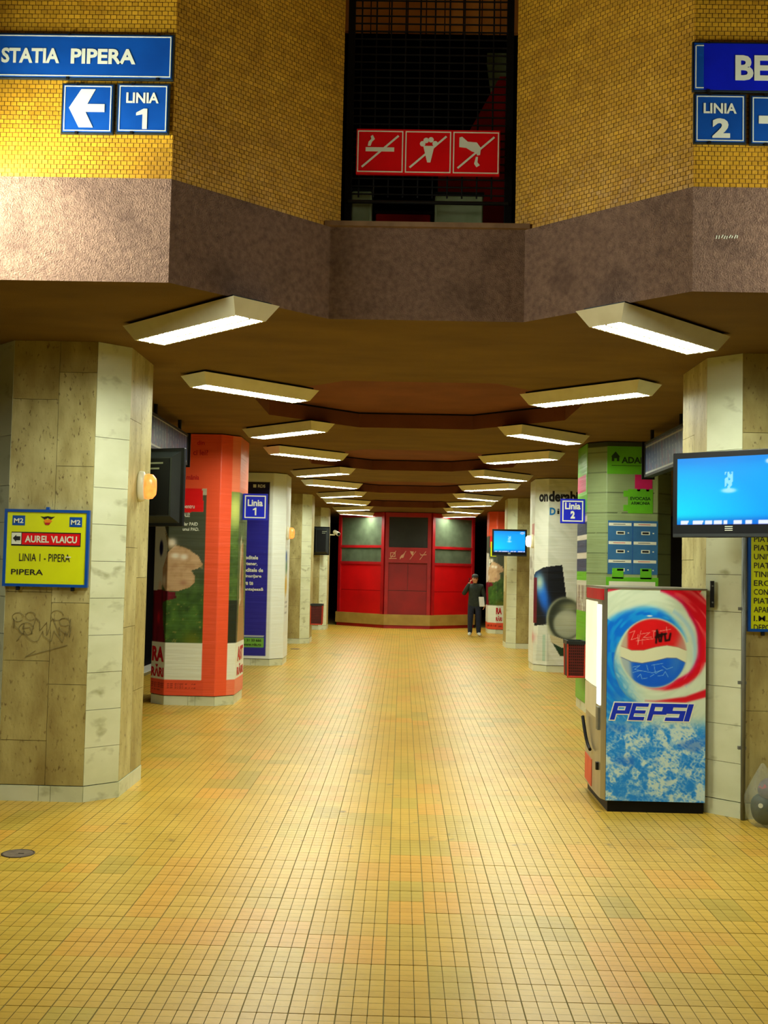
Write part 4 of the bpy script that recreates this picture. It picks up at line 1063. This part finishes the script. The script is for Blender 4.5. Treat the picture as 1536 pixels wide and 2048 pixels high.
# ------------------------------------------------------------------ surveillance camera
r = empty('surveillance_camera', (-2.0, 32.9, 2.83), 'white surveillance camera on a bracket on the rearmost left pillar', 'camera')
MB().tube((-2.24, 33.0, 2.83), (-2.05, 32.95, 2.83), .018, seg=8).build('bracket', M_white, r)
MB().tube((-2.06, 33.02, 2.92), (-1.93, 32.80, 2.85), .06, .06, 14).build('housing', M_white, r, smooth=False)
MB().tube((-1.93, 32.80, 2.85), (-1.92, 32.785, 2.845), .045, seg=14).build('lens', M_black, r)

# ------------------------------------------------------------------ drain covers
def drain(x, y, rad, label):
    r = empty('drain_cover', (x, y, 0), label, 'drain')
    f = Fr((x, y, 0), (1, 0, 0), (0, 1, 0))
    MB().lathe(f, [(rad, -.004), (rad, .003), (rad * .93, .005), (rad * .9, .003)], 32).build('rim', mat('drain_rim', (70, 54, 26), (54, 42, 22), rough=.6), r)
    MB().lathe(f, [(rad * .88, .001), (rad * .88, .0035), (rad * .3, .0045)], 32).build('lid', M_iron, r)
    MB().box(x + .005, x + .04, y - .012, y - .004, .0035, .006).build('lift_slot', M_black, r)
drain(-2.425, 7.11, .105, 'round iron drain cover in the floor at the left picture edge')
drain(-2.39, 24.95, .11, 'far round drain cover in the floor beside the left pillars')

# ------------------------------------------------------------------ drink vending machine
VX0, VX1, VY0, VY1, VZ0, VZ1 = 1.60, 2.412, 8.78, 9.74, .09, 1.752
vm = empty('vending_machine', ((VX0 + VX1) / 2, (VY0 + VY1) / 2, 0), 'blue and white drink vending machine with a red and blue globe and PEPSI lettering', 'vending machine')
MB().box(VX0 + .03, VX1, VY0 + .003, VY1, VZ0, VZ1).build('cabinet', mat('machine_body', (60, 62, 58), (48, 50, 46), rough=.5), vm, bevel=.004)
MB().box(VX0 + .05, VX1 - .01, VY0 + .02, VY1 - .02, 0, VZ0).build('plinth', M_black, vm)
MB().box(VX0 + .02, VX1 + .005, VY0 - .006, VY1 + .004, VZ1, VZ1 + .014).build('top_trim', M_steel, vm)
fv = FRONT(VY0, VX0 + .032, VZ0); PW = VX1 - VX0 - .034; PH = VZ1 - VZ0
def itp(th, tab):
    a = np.array(sorted(tab)); return np.interp(th, a[:, 0], a[:, 1])
def globe_print(U, V):
    x = U / PW; y = (PH - V) / PW                       # unit = panel width, y downward
    X = 150 + x * 1320; Y = 20 + y * 1320 * 1.0 * 2733 / (1320 * PH / PW)     # artwork grid
    cx, cy = 770, 845
    dx = (X - cx) / 1320; dy = -(Y - cy) / 1320
    rr = np.hypot(dx, dy); th = np.degrees(np.arctan2(dy, dx))
    C = np.tile(np.array([222, 238, 208.]), (len(U), 1))
    swirl = vnoise(th / 14 + rr * 9, rr * 42)
    C = over(C, (198, 220, 186), sm(swirl - .6, .08) * .45)
    # water over the lower half
    wx, wy = X / 90, Y / 90
    q = .62 * fbm(wx * .8 + 2.4 * fbm(wx * .5, wy * .5), wy * .8 + 2.4 * fbm(wx * .5 + 9, wy * .5 + 4), 5) + .38 * (1 - np.abs(2 * fbm(wx * 1.6 + wy * .9 + 3, (wy - .6 * wx) * 2.4, 4) - 1))
    q2 = vnoise(wx * 1.1 + wy * .5, (wy - wx) * 3.2)
    t = np.clip((q - .42) / .30, 0, 1)[:, None]
    Wt = (1 - t) * np.array([0, 118, 244.]) + t * np.array([190, 228, 236.])
    Wt = over(Wt, (10, 150, 236), sm(.50 - q, .03) * .7); Wt = over(Wt, (214, 236, 228), sm(q - .69, .02) * .8); Wt = over(Wt, (20, 96, 214), sm(.28 - vnoise(wx * .55, wy * .4 + 3), .04) * .5)
    Wl = over(np.tile(np.array([12, 140, 232.]), (len(U), 1)), (150, 206, 226), sm(q2 - .66, .05) * .8)
    wm = sm(Y - 1760 + 60 * (q - .5), 45)
    lm = sm(520 - X + 120 * (q2 - .5) - .45 * (1500 - Y), 60) * sm(Y - 880, 60)
    lm = np.maximum(lm, sm(700 - X - (1900 - Y) * .6, 60) * sm(Y - 1400, 50))
    C = C * (1 - lm[:, None]) + Wl * lm[:, None]
    C = C * (1 - wm[:, None]) + Wt * wm[:, None]
    up = 1 - wm
    # blue crescent
    th2 = np.where(th < -100, th + 360, th)
    bi = itp(th2, [(-100, 9), (8, 9), (18, .351), (45, .344), (90, .336), (135, .343), (159, .356), (180, .386), (201, .423), (216, .452), (235, .493), (250, .50)])
    bo = itp(th2, [(-100, 0), (8, .0), (18, .352), (40, .375), (58, .398), (77, .432), (97, .461), (120, .492), (145, .563), (152, 1.4), (250, 1.4)])
    bm = sm(rr - bi, .004) * sm(bo - rr, .010) * sm(250 - th2, 4) * (X < 1250) * sm(1500 - Y, 90)
    Bc = over(np.tile(np.array([8, 116, 236.]), (len(U), 1)), (30, 170, 246), sm(vnoise(th / 10, rr * 46) - .55, .08) * .7)
    Bc = over(Bc, (120, 214, 240), sm(rr - bo + .03, .012) * .55)
    C = C * (1 - bm[:, None]) + Bc * bm[:, None]
    C = over(C, (240, 250, 240), ell(X, Y, 715, 365, 36, 9, .2))
    # pale blue halo right of the globe
    C = over(C, (168, 216, 232), np.exp(-((rr - .42 - .0006 * np.abs(th)) / .025) ** 2) * (np.abs(th - 10) < 55) * .75)
    C = over(C, (110, 150, 180), np.exp(-((rr - bi) / .006) ** 2) * ((th2 > 165) & (th2 < 250)) * .6)
    # red comet
    ri = itp(th, [(-140, 9), (-134, .319), (-90, .322), (-50, .331), (-26, .405), (-5, .441), (14, .46), (32, .498), (46, .517), (60, .567), (84, .612), (86, 9)])
    ro = itp(th, [(-140, 0), (-134, .320), (-106, .335), (-80, .362), (-58, .405), (-38, .461), (-20, .509), (-9, .53), (0, .62), (30, 1.0), (38, .74), (52, .76), (56, 1.3), (78, 1.3), (84, .614), (86, 0)])
    rm = sm(rr - ri, .006) * sm(ro - rr, .007) * ((th > -135) & (th < 85)) * up
    Rc = over(np.tile(np.array([226, 16, 34.]), (len(U), 1)), (250, 96, 96), sm(vnoise(th / 16 + 4, rr * 50) - .66, .05) * .8)
    Rc = over(Rc, (206, 10, 90), sm(ri + .03 - rr, .008) * .6)
    C = C * (1 - rm[:, None]) + Rc * rm[:, None]
    yt = itp(X, [(640, 1462), (800, 1462), (1200, 1400), (1470, 1300)]); yb = itp(X, [(640, 1462), (800, 1472), (1200, 1475), (1470, 1400)])
    C = over(C, (222, 20, 40), sm(Y - yt, 6) * sm(yb - Y, 6) * (X > 660))
    C = over(C, (222, 60, 80), sm(200 - X - (Y - 20) * 4 + 130, 12) * (X < 400))
    # the globe
    g = sm(.333 - rr, .004)
    C = over(C, (214, 226, 190), sm(.345 - rr, .004))
    w1 = itp(X, [(330, 760), (480, 815), (640, 810), (800, 765), (950, 740), (1100, 760), (1210, 800)]); w2 = itp(X, [(330, 905), (480, 965), (620, 980), (800, 945), (950, 905), (1080, 905), (1200, 960)])
    edge = sm((.333 - rr) - .045, .02)
    left = sm(X - 430, 12)
    C = over(C, (196, 176, 150), g * sm(w1 - Y, 3)); C = over(C, (224, 24, 30), g * sm(w1 - Y, 3) * sm(X - 425, 8) * (1 - .85 * sm(X - 1060 - .35 * (800 - Y), 30)))
    C = over(C, (170, 190, 190), g * sm(Y - w2, 3)); C = over(C, (16, 96, 224), g * sm(Y - w2, 3) * sm(X - 470 - .12 * (Y - 1000), 14)); C = over(C, (90, 160, 220), g * sm(Y - w2, 3) * sm(X - 1020, 40) * edge * .6)
    C = over(C, (226, 230, 190), g * sm(Y - w1, 3) * sm(w2 - Y, 3))
    C = over(C, (30, 50, 130), g * np.exp(-((Y - w2) / 5) ** 2) * .7); C = over(C, (150, 20, 20), g * np.exp(-((Y - w1) / 5) ** 2) * .5)
    # scratched scribbles and the black tag
    for pts in ([(450, 590), (520, 560), (470, 680), (560, 650)], [(560, 610), (560, 740), (600, 560)], [(610, 600), (720, 580), (630, 650), (740, 640)], [(540, 690), (760, 660)], [(750, 560), (830, 550), (770, 570), (775, 660)], [(850, 560), (1000, 530)], [(940, 500), (950, 600)], [(620, 660), (620, 735)]):
        C = over(C, (250, 190, 170), stroke(X, Y, pts, 7) * .75)
    for pts in ([(500, 1030), (590, 1010), (520, 1060), (610, 1080)], [(680, 1000), (700, 1070)], [(750, 1000), (900, 975)], [(780, 1000), (800, 1110), (880, 1060)], [(890, 1010), (950, 1050), (1030, 1020)], [(500, 1100), (600, 1075), (760, 1100), (900, 1060)], [(560, 1160), (600, 1120), (620, 1180), (690, 1170)], [(730, 1150), (780, 1120)], [(830, 1140), (900, 1130), (930, 1080), (970, 1150)]):
        C = over(C, (150, 206, 240), stroke(X, Y, pts, 7) * .75)
    for pts in ([(805, 710), (815, 550), (850, 690)], [(800, 640), (880, 620)], [(870, 690), (880, 590)], [(830, 610), (940, 590)], [(920, 600), (930, 680), (980, 670), (995, 590)]):
        C = over(C, (20, 8, 10), stroke(X, Y, pts, 24))
    return C
sheet('side_print', fv, 0, PW, 0, PH, .001, .0046, globe_print, art_mat('machine_print', .3, 0, 0, 1, (1, 1, 1), .5), vm)
# blocky slanted lettering with a white outline
def gx(c): return (c - 150) / 1320 * PW
def gz(c): return PH - (c - 20) / 2733 * PH
glyph = {'P': [(0, 1, .78, 1), (.0, 0, .26, 1), (.0, .36, .95, .56), (.70, .36, 1, 1)], 'E': [(0, 0, .26, 1), (0, .80, 1, 1), (0, .40, .92, .58), (0, 0, .95, .2)],
         'S': [(0, .80, 1, 1), (0, .42, .27, 1), (0, .42, 1, .60), (.72, 0, 1, .60), (0, 0, 1, .2)], 'I': [(0, 0, 1, 1)]}
glyph['P'][0] = (0, .80, 1, 1)
M_pblue = mat('pepsi_blue', (10, 52, 206), (8, 44, 186), rough=.4)
cells = [('P', 195, 430), ('E', 440, 655), ('P', 688, 925), ('S', 925, 1170), ('I', 1180, 1250)]
for pas in (0, 1):
    mb = MB(); e = .009 if pas == 0 else 0
    for ch, a, b in cells:
        for (x0, y0, x1, y1) in glyph[ch]:
            U0, U1 = gx(a) + x0 * (gx(b) - gx(a)) - e, gx(a) + x1 * (gx(b) - gx(a)) + e
            Zb, Zt = gz(1715), gz(1495)
            V0, V1 = Zb + y0 * (Zt - Zb) - e, Zb + y1 * (Zt - Zb) + e
            k = .28
            mb.poly(fv, [(U0 + (V0 - Zb) * k, V0), (U1 + (V0 - Zb) * k, V0), (U1 + (V1 - Zb) * k, V1), (U0 + (V1 - Zb) * k, V1)], .0012 + pas * .0012, .0022 + pas * .0012 + .0001 * len(mb.v) / 40)
    mb.build('lettering' if pas else 'lettering_outline', M_pblue if pas else M_print_w, vm)
# front door facing the corridor: steel surround, curved lit display, tray, handle
ff = Fr((VX0 + .03, VY1, 0), (0, -1, 0)); DW = VY1 - VY0
prof = [(0, 0), (.06, .012), (DW / 2, .03), (DW - .10, .03), (DW - .03, .02), (DW - .003, 0)]
def bowed(z0, z1, u0, u1, off, m, nm, n=14, par=None):
    mb = MB(); us = np.linspace(u0, u1, n)
    nn_ = np.interp(us, [q[0] for q in prof], [q[1] for q in prof]) + off
    for a in range(n - 1):
        p_ = [ff.p(us[a], z0, nn_[a]), ff.p(us[a + 1], z0, nn_[a + 1]), ff.p(us[a + 1], z1, nn_[a + 1]), ff.p(us[a], z1, nn_[a])]
        q_ = [ff.p(us[a], z0, 0), ff.p(us[a + 1], z0, 0), ff.p(us[a + 1], z1, 0), ff.p(us[a], z1, 0)]
        mb.add(p_ + q_, [(0, 1, 2, 3), (0, 4, 5, 1), (3, 2, 6, 7)])
    mb.add([ff.p(u1, z0, nn_[-1]), ff.p(u1, z0, 0), ff.p(u1, z1, 0), ff.p(u1, z1, nn_[-1])], [(0, 1, 2, 3)])
    mb.add([ff.p(u0, z0, 0), ff.p(u0, z0, nn_[0]), ff.p(u0, z1, nn_[0]), ff.p(u0, z1, 0)], [(0, 1, 2, 3)])
    return mb.build(nm, m, par or vm)
door = bowed(VZ0, VZ1, 0, DW - .003, 0, M_steel, 'door')
bowed(1.66, VZ1 - .005, .03, DW - .05, .004, M_txtred, 'header_print', par=door)
bowed(.95, 1.64, .06, DW - .26, .006, mat('display_acrylic', (246, 244, 214), (240, 236, 200), rough=.3, emit=.75), 'display_panel', par=door)
bowed(.82, 1.62, DW - .22, DW - .09, .008, M_tubeglow, 'light_strip', par=door)
bowed(.70, .94, .06, DW - .28, .006, M_white, 'price_panel', par=door)
bowed(VZ0 + .02, .33, .10, DW - .45, .006, mat('door_orange_print', (232, 110, 70), (220, 90, 60)), 'orange_print', par=door)
hb = MB()
hz = np.linspace(.62, .40, 8); hu = np.linspace(.18, DW - .40, 8)
for a in range(7): hb.tube(ff.p(hu[a], hz[a] + .05 * (1 - math.sin(math.pi * a / 7)) - .03, .055), ff.p(hu[a + 1], hz[a + 1] + .05 * (1 - math.sin(math.pi * (a + 1) / 7)) - .03, .055), .014, seg=8)
hb.build('handle', M_black, door)
MB().fbox(ff, DW - .20, DW - .12, .62, .80, .03, .045).build('coin_panel', M_galv, door)
MB().fbox(ff, DW - .18, DW - .14, .30, .36, .03, .05).build('lock', M_blackm, door)

# ------------------------------------------------------------------ clear rubbish bag
bag = empty('rubbish_bag', (2.735, 8.40, 0), 'clear plastic rubbish bag with dark contents leaning on the right pillar', 'bag')
def blob(c, rx, ry, rz, seed, m, nm, amp=.12, nu=22, nv=12, par=None, sq=1.0, cut=None):
    rg = random.Random(seed); ph = [(rg.uniform(1, 4), rg.uniform(0, 6), rg.uniform(1, 3), rg.uniform(0, 6)) for _ in range(5)]
    mb = MB(); vs = []; fs = []
    for j in range(nv + 1):
        t = math.pi * j / nv - math.pi / 2
        for i in range(nu):
            a = 2 * math.pi * i / nu
            k = 1 + amp * sum(math.sin(p[0] * a + p[1]) * math.cos(p[2] * t + p[3]) for p in ph) / 2.5
            x = c[0] + rx * k * math.cos(t) ** sq * math.cos(a); y = c[1] + ry * k * math.cos(t) ** sq * math.sin(a); z = c[2] + rz * math.sin(t)
            if cut is not None: x, y, z = cut(x, y, z)
            vs.append((x, y, z))
    for j in range(nv):
        fs += [(j * nu + i, j * nu + (i + 1) % nu, (j + 1) * nu + (i + 1) % nu, (j + 1) * nu + i) for i in range(nu)]
    mb.add(vs, fs); return mb.build(nm, m, par, smooth=True)
M_g1 = mat('bag_dark_green', (18, 44, 24), (8, 18, 12), scale=9, rough=.6)
M_g2 = mat('bag_purple_grey', (110, 90, 96), (70, 66, 66), scale=14, rough=.6, c3=(190, 40, 60), s3=16, t3=(.6, .66))
blob((2.765, 8.42, .13), .115, .09, .12, 3, M_g1, 'dark_wrapper', .15, par=bag)
blob((2.80, 8.42, .27), .10, .08, .09, 5, M_g2, 'paper_scraps', .2, par=bag)
blob((2.84, 8.42, .40), .04, .04, .05, 8, M_black, 'dark_scrap', .2, par=bag)
MB().lathe(Fr((2.70, 8.335, .17), (1, 0, 0)), [(.012, 0), (.018, 0), (.018, .004), (.012, .004)], 12).build('white_mark', M_print_w, bag)
def neck(x, y, z):
    z = max(z, .004)
    if z > .22:
        f = max(.10, 1 - (z - .22) / .30); x = 2.76 - .02 * (1 - f) + (x - 2.76) * f; y = 8.42 + (y - 8.42) * f
    return x, y, z
blob((2.76, 8.42, .23), .16, .125, .24, 12, M_bag, 'film', .10, 30, 22, bag, .55, neck)

# ------------------------------------------------------------------ red kiosk at the far end
KP = [(-2.05, 39.2), (-2.05, 35.75), (-.55, 34.42), (.88, 34.42), (2.28, 35.75), (2.28, 39.2)]
kk = empty('kiosk', (.13, 36.5, 0), 'closed red kiosk with grey-green boards at the far end of the hall', 'kiosk')
def kbody(e, z0, z1, nm, m):
    p = [(x * 1.0 + (0 if abs(x) < 1 else math.copysign(e, x)), y - (e if i not in (0, 5) else 0)) for i, (x, y) in enumerate(KP)]; n = len(p)
    mb = MB(); mb.add([(x, y, z0) for x, y in p] + [(x, y, z1) for x, y in p], [tuple(range(n)), tuple(range(n, 2 * n))[::-1]] + [(i, (i + 1) % n, n + (i + 1) % n, n + i) for i in range(n)])
    return mb.build(nm, m, kk)
kbody(0, .06, ZC - .01, 'shell', M_kdark)
kbody(.05, 0, .10, 'skirting', M_kredf); kbody(.09, .10, .43, 'plinth', M_beige)
faces = [Fr((KP[i][0], KP[i][1], 0), Vector((KP[i + 1][0] - KP[i][0], KP[i + 1][1] - KP[i][1], 0))) for i in range(1, 4)]
lens = [math.dist(KP[i], KP[i + 1]) for i in range(1, 4)]
for i, (f, Lk) in enumerate(zip(faces, lens)):
    mid = i == 1
    for a in (0, Lk - .11): MB().fbox(f, a, a + .11, .43, ZC - .02, .0, .07).build('post', M_kredf, kk)
    MB().fbox(f, .11, Lk - .11, ZC - .16, ZC - .02, 0, .05).build('head_rail', M_kredf, kk)
    if not mid:
        MB().fbox(f, .11, Lk - .11, 2.50, 2.58, 0, .06).build('rail', M_kredf, kk); MB().fbox(f, .11, Lk - .11, 1.98, 2.06, 0, .06).build('rail', M_kredf, kk)
        MB().fbox(f, .11, Lk - .11, 2.58, ZC - .16, 0, .02).build('upper_board', M_kglass, kk); MB().fbox(f, .11, Lk - .11, 2.06, 2.50, 0, .02).build('lower_board', M_kglass, kk)
        MB().fbox(f, .11, Lk - .11, 1.16, 1.98, 0, .03).build('red_panel', M_kred, kk); MB().fbox(f, .11, Lk - .11, .43, 1.15, 0, .03).build('red_panel', M_kred, kk)
    else:
        MB().fbox(f, .11, Lk - .11, 2.54, ZC - .16, 0, .012).build('upper_board', M_kdark, kk)
        sg = MB().fbox(f, .08, Lk - .08, 2.04, 2.52, 0, .10).build('pictogram_panel', M_kredf, kk)
        md = M_kredp = mat('kiosk_red_recess', (150, 4, 8), (130, 2, 6), scale=2, rough=.5)
        for a, b, c, d in ((.11, Lk / 2 - .005, 1.18, 2.03), (Lk / 2 + .005, Lk - .11, 1.18, 2.03), (.11, Lk - .11, .43, 1.165)): MB().fbox(f, a, b, c, d, -.0, .015).build('red_panel', md, kk)
        for k in range(4):
            u = .24 + k * .31; z = 2.28
            pg = MB(); pg.bar(f, (u - .09, z - .13), (u + .10, z + .13), .018, .10, .105)
            if k == 0: pg.frame(f, u - .08, u + .08, z - .06, z + .08, .02, .10, .106); pg.fbox(f, u - .12, u + .12, z - .12, z - .10, .10, .106)
            elif k == 1: pg.poly(f, [(u - .1, z - .09), (u + .02, z - .08), (u + .08, z + .10), (u + .03, z + .04), (u - .04, z - .0)], .10, .106)
            elif k == 2: pg.poly(f, [(u - .09, z + .13), (u + .03, z + .12), (u + .0, z - .02), (u - .05, z + .04)], .10, .106)
            else: pg.poly(f, [(u - .10, z + .09), (u - .06, z + .0), (u + .12, z + .02), (u + .12, z + .04), (u - .05, z + .03)], .10, .106)
            pg.build('pictogram', mat('kiosk_pictogram', (214, 170, 130), (200, 150, 110)), sg)

# ------------------------------------------------------------------ person on the phone
PXP, PYP = 2.06, 31.25
person = empty('person', (PXP, PYP, 0), 'person in dark jacket, jeans, cap and white shoes, phoning beside the kiosk', 'person')
V = []; E = []; Rr = []; LB = []
def bone(pts, rad, lab, root=None):
    last = root
    for i, (p, r) in enumerate(zip(pts, rad)):
        V.append(p); Rr.append(r if isinstance(r, tuple) else (r, r)); k = len(V) - 1
        if last is not None: E.append((last, k)); LB.append((last, k, lab))
        last = k
    return last
pel = bone([(0, 0, .93)], [(.18, .13)], 'jeans')
sp = bone([(0, 0, 1.08), (0, -.005, 1.24), (0, 0, 1.38)], [(.185, .14), (.195, .145), (.19, .13)], 'jacket', pel)
nk = bone([(0, -.005, 1.47)], [.062], 'jacket', sp); hd = bone([(0, -.02, 1.535), (0, -.03, 1.60), (0, -.025, 1.665), (0, -.02, 1.71)], [(.062, .075), (.075, .09), (.078, .092), (.06, .07)], 'skin', nk)
hc = nk + 2
bone([(0, -.125, 1.605), (0, -.135, 1.595)], [.018, .013], 'skin', hc)
for s in (-1, 1): bone([(s * .083, -.015, 1.61)], [.02], 'skin', hc)
for s, fx, fy_ in ((-1, -.115, .02), (1, .125, -.02)):
    h = bone([(s * .095, 0, .86), (s * .115, -.02, .50)], [.112, .086], 'jeans', pel)
    a = bone([(fx + s * .0, .02 + fy_, .13)], [.072], 'jeans', h)
    bone([(fx, .02 + fy_, .075), (fx * 1.2, -.10 + fy_, .062), (fx * 1.3, -.17 + fy_, .048)], [.058, .055, .042], 'shoe', a)
def hand(root, w_, d, up, side, curl):
    w_ = Vector(w_); d = Vector(d).normalized(); up = Vector(up).normalized(); ac = d.cross(up) * side
    k = bone([tuple(w_ + d * .045)], [(.03, .02)], 'skin', root); pm_ = bone([tuple(w_ + d * .085)], [(.036, .018)], 'skin', k)
    for q, ln in ((-1.5, .060), (-.5, .072), (.5, .068), (1.5, .054)):
        b0 = w_ + d * .095 + ac * q * .017
        bone([tuple(b0), tuple(b0 + d * ln * .5 + up * curl * .4), tuple(b0 + d * ln * .8 + up * curl)], [.0085, .008, .007], 'skin', pm_)
    b0 = w_ + d * .04 - ac * .035
    bone([tuple(b0), tuple(b0 + d * .035 - ac * .012 + up * .012)], [.010, .0085], 'skin', k)
sh = bone([(-.185, .0, 1.40), (-.33, -.06, 1.16)], [.085, .066], 'jacket', sp)
wr = bone([(-.235, -.15, 1.36), (-.19, -.15, 1.45)], [.056, .045], 'jacket', sh)
hand(wr, (-.185, -.15, 1.465), (.5, .2, 1), (.9, .3, -.3), 1, .03)
sh = bone([(.19, .0, 1.40), (.265, .01, 1.14)], [.085, .066], 'jacket', sp)
wr = bone([(.285, -.06, .92)], [.048], 'jacket', sh)
hand(wr, (.275, -.065, .90), (-.15, -.1, -1), (-1, 0, 0), 1, .025)
me = bpy.data.meshes.new('body'); me.from_pydata(V, E, [])
ob = bpy.data.objects.new('body', me); COL.objects.link(ob)
sk = ob.modifiers.new('skin', 'SKIN'); sk.use_smooth_shade = True
for i, r_ in enumerate(Rr): me.skin_vertices[0].data[i].radius = r_
me.skin_vertices[0].data[pel].use_root = True
su = ob.modifiers.new('sub', 'SUBSURF'); su.levels = 1; su.render_levels = 1
bpy.context.view_layer.update()
bm_ = bpy.data.meshes.new_from_object(ob.evaluated_get(bpy.context.evaluated_depsgraph_get()))
bpy.data.objects.remove(ob)
bm_.name = 'body'
M_skin = mat('skin', (214, 150, 110), (196, 130, 92), rough=.5); M_jack = mat('dark_jacket', (44, 54, 40), (30, 38, 30), scale=20, rough=.85); M_jean = mat('dark_jeans', (26, 34, 56), (18, 24, 40), scale=20, rough=.85); M_shoe = mat('white_shoes', (236, 240, 220), (220, 224, 204), rough=.5)
labs = ['jeans', 'jacket', 'skin', 'shoe']
bm_.materials.clear()
for q in (M_jean, M_jack, M_skin, M_shoe): bm_.materials.append(q)
A = np.array([V[a] for a, b, l in LB]); B = np.array([V[b] for a, b, l in LB]); RR = np.array([min(max(Rr[a]), max(Rr[b])) for a, b, l in LB]); LI = [labs.index(l) for a, b, l in LB]
for pgn in bm_.polygons:
    c = np.array(pgn.center); t = np.clip(((c - A) * (B - A)).sum(1) / np.maximum(((B - A) ** 2).sum(1), 1e-9), 0, 1)
    d = np.linalg.norm(c - A - t[:, None] * (B - A), axis=1) - RR
    li = LI[int(np.argmin(d))]
    if li == 0 and c[2] > .90: li = 1
    if li == 1 and c[2] < .86 and abs(c[0]) < .2: li = 0
    if li == 1 and c[2] > 1.49 and abs(c[0]) < .1: li = 2
    pgn.material_index = li; pgn.use_smooth = True
bo_ = bpy.data.objects.new('body', bm_); COL.objects.link(bo_); bo_.parent = person; MW[bo_] = MW[person]
fp_ = Fr((PXP, PYP - .02, 1.655), (1, 0, 0), (0, 1, 0))
cap = MB().lathe(fp_, [(.093, 0), (.097, .03), (.088, .065), (.06, .092), (.015, .102)], 18, 1, 1.12).build('cap', mat('grey_cap', (70, 74, 66), (54, 58, 52), rough=.9), person, smooth=True)
MB().poly(Fr((PXP, PYP - .02, 1.658), (1, 0, 0), (0, 1, 0)), [(-.075, -.09), (.075, -.09), (.06, -.155), (0, -.175), (-.06, -.155)], 0, .012).build('peak', mat('grey_cap', (0, 0, 0)), cap)
MB().lathe(Fr((PXP, PYP - .0, 1.58), (1, 0, 0), (0, 1, 0)), [(.07, 0), (.088, .03), (.09, .08)], 18, 1, 1.05).build('hair', mat('dark_hair', (40, 28, 20), (28, 20, 14), rough=.8), person, smooth=True)
for s in (-1, 1): MB().tube((PXP + s * .032, PYP - .112, 1.628), (PXP + s * .032, PYP - .122, 1.628), .011, seg=8).build('eye', M_print_b, person)
MB().box(PXP - .022, PXP + .022, PYP - .118, PYP - .106, 1.555, 1.565).build('mouth', mat('lips', (150, 70, 60), (130, 60, 50)), person)
r = empty('mobile_phone', (PXP - .11, PYP - .14, 1.54), 'small dark mobile phone held to the face of the person', 'phone')
MB().box(PXP - .178, PXP - .162, PYP - .18, PYP - .125, 1.52, 1.64).build('body', M_black, r, bevel=.003)
MB().box(PXP - .181, PXP - .178, PYP - .175, PYP - .13, 1.545, 1.63).build('screen', M_black2, r)
r = empty('paper_sheaf', (PXP + .20, PYP - .15, .83), 'white sheaf of papers held upright by the person', 'paper')
for k in range(3):
    fq = Fr((PXP + .13 + .004 * k, PYP - .16 - .006 * k, .84 + .004 * k), (1, .25, 0), (-.12, 0, 1))
    MB().fbox(fq, 0, .145, 0, .27, 0, .002).build('sheet', mat('paper_white', (244, 248, 240), (236, 240, 232), rough=.6), r)
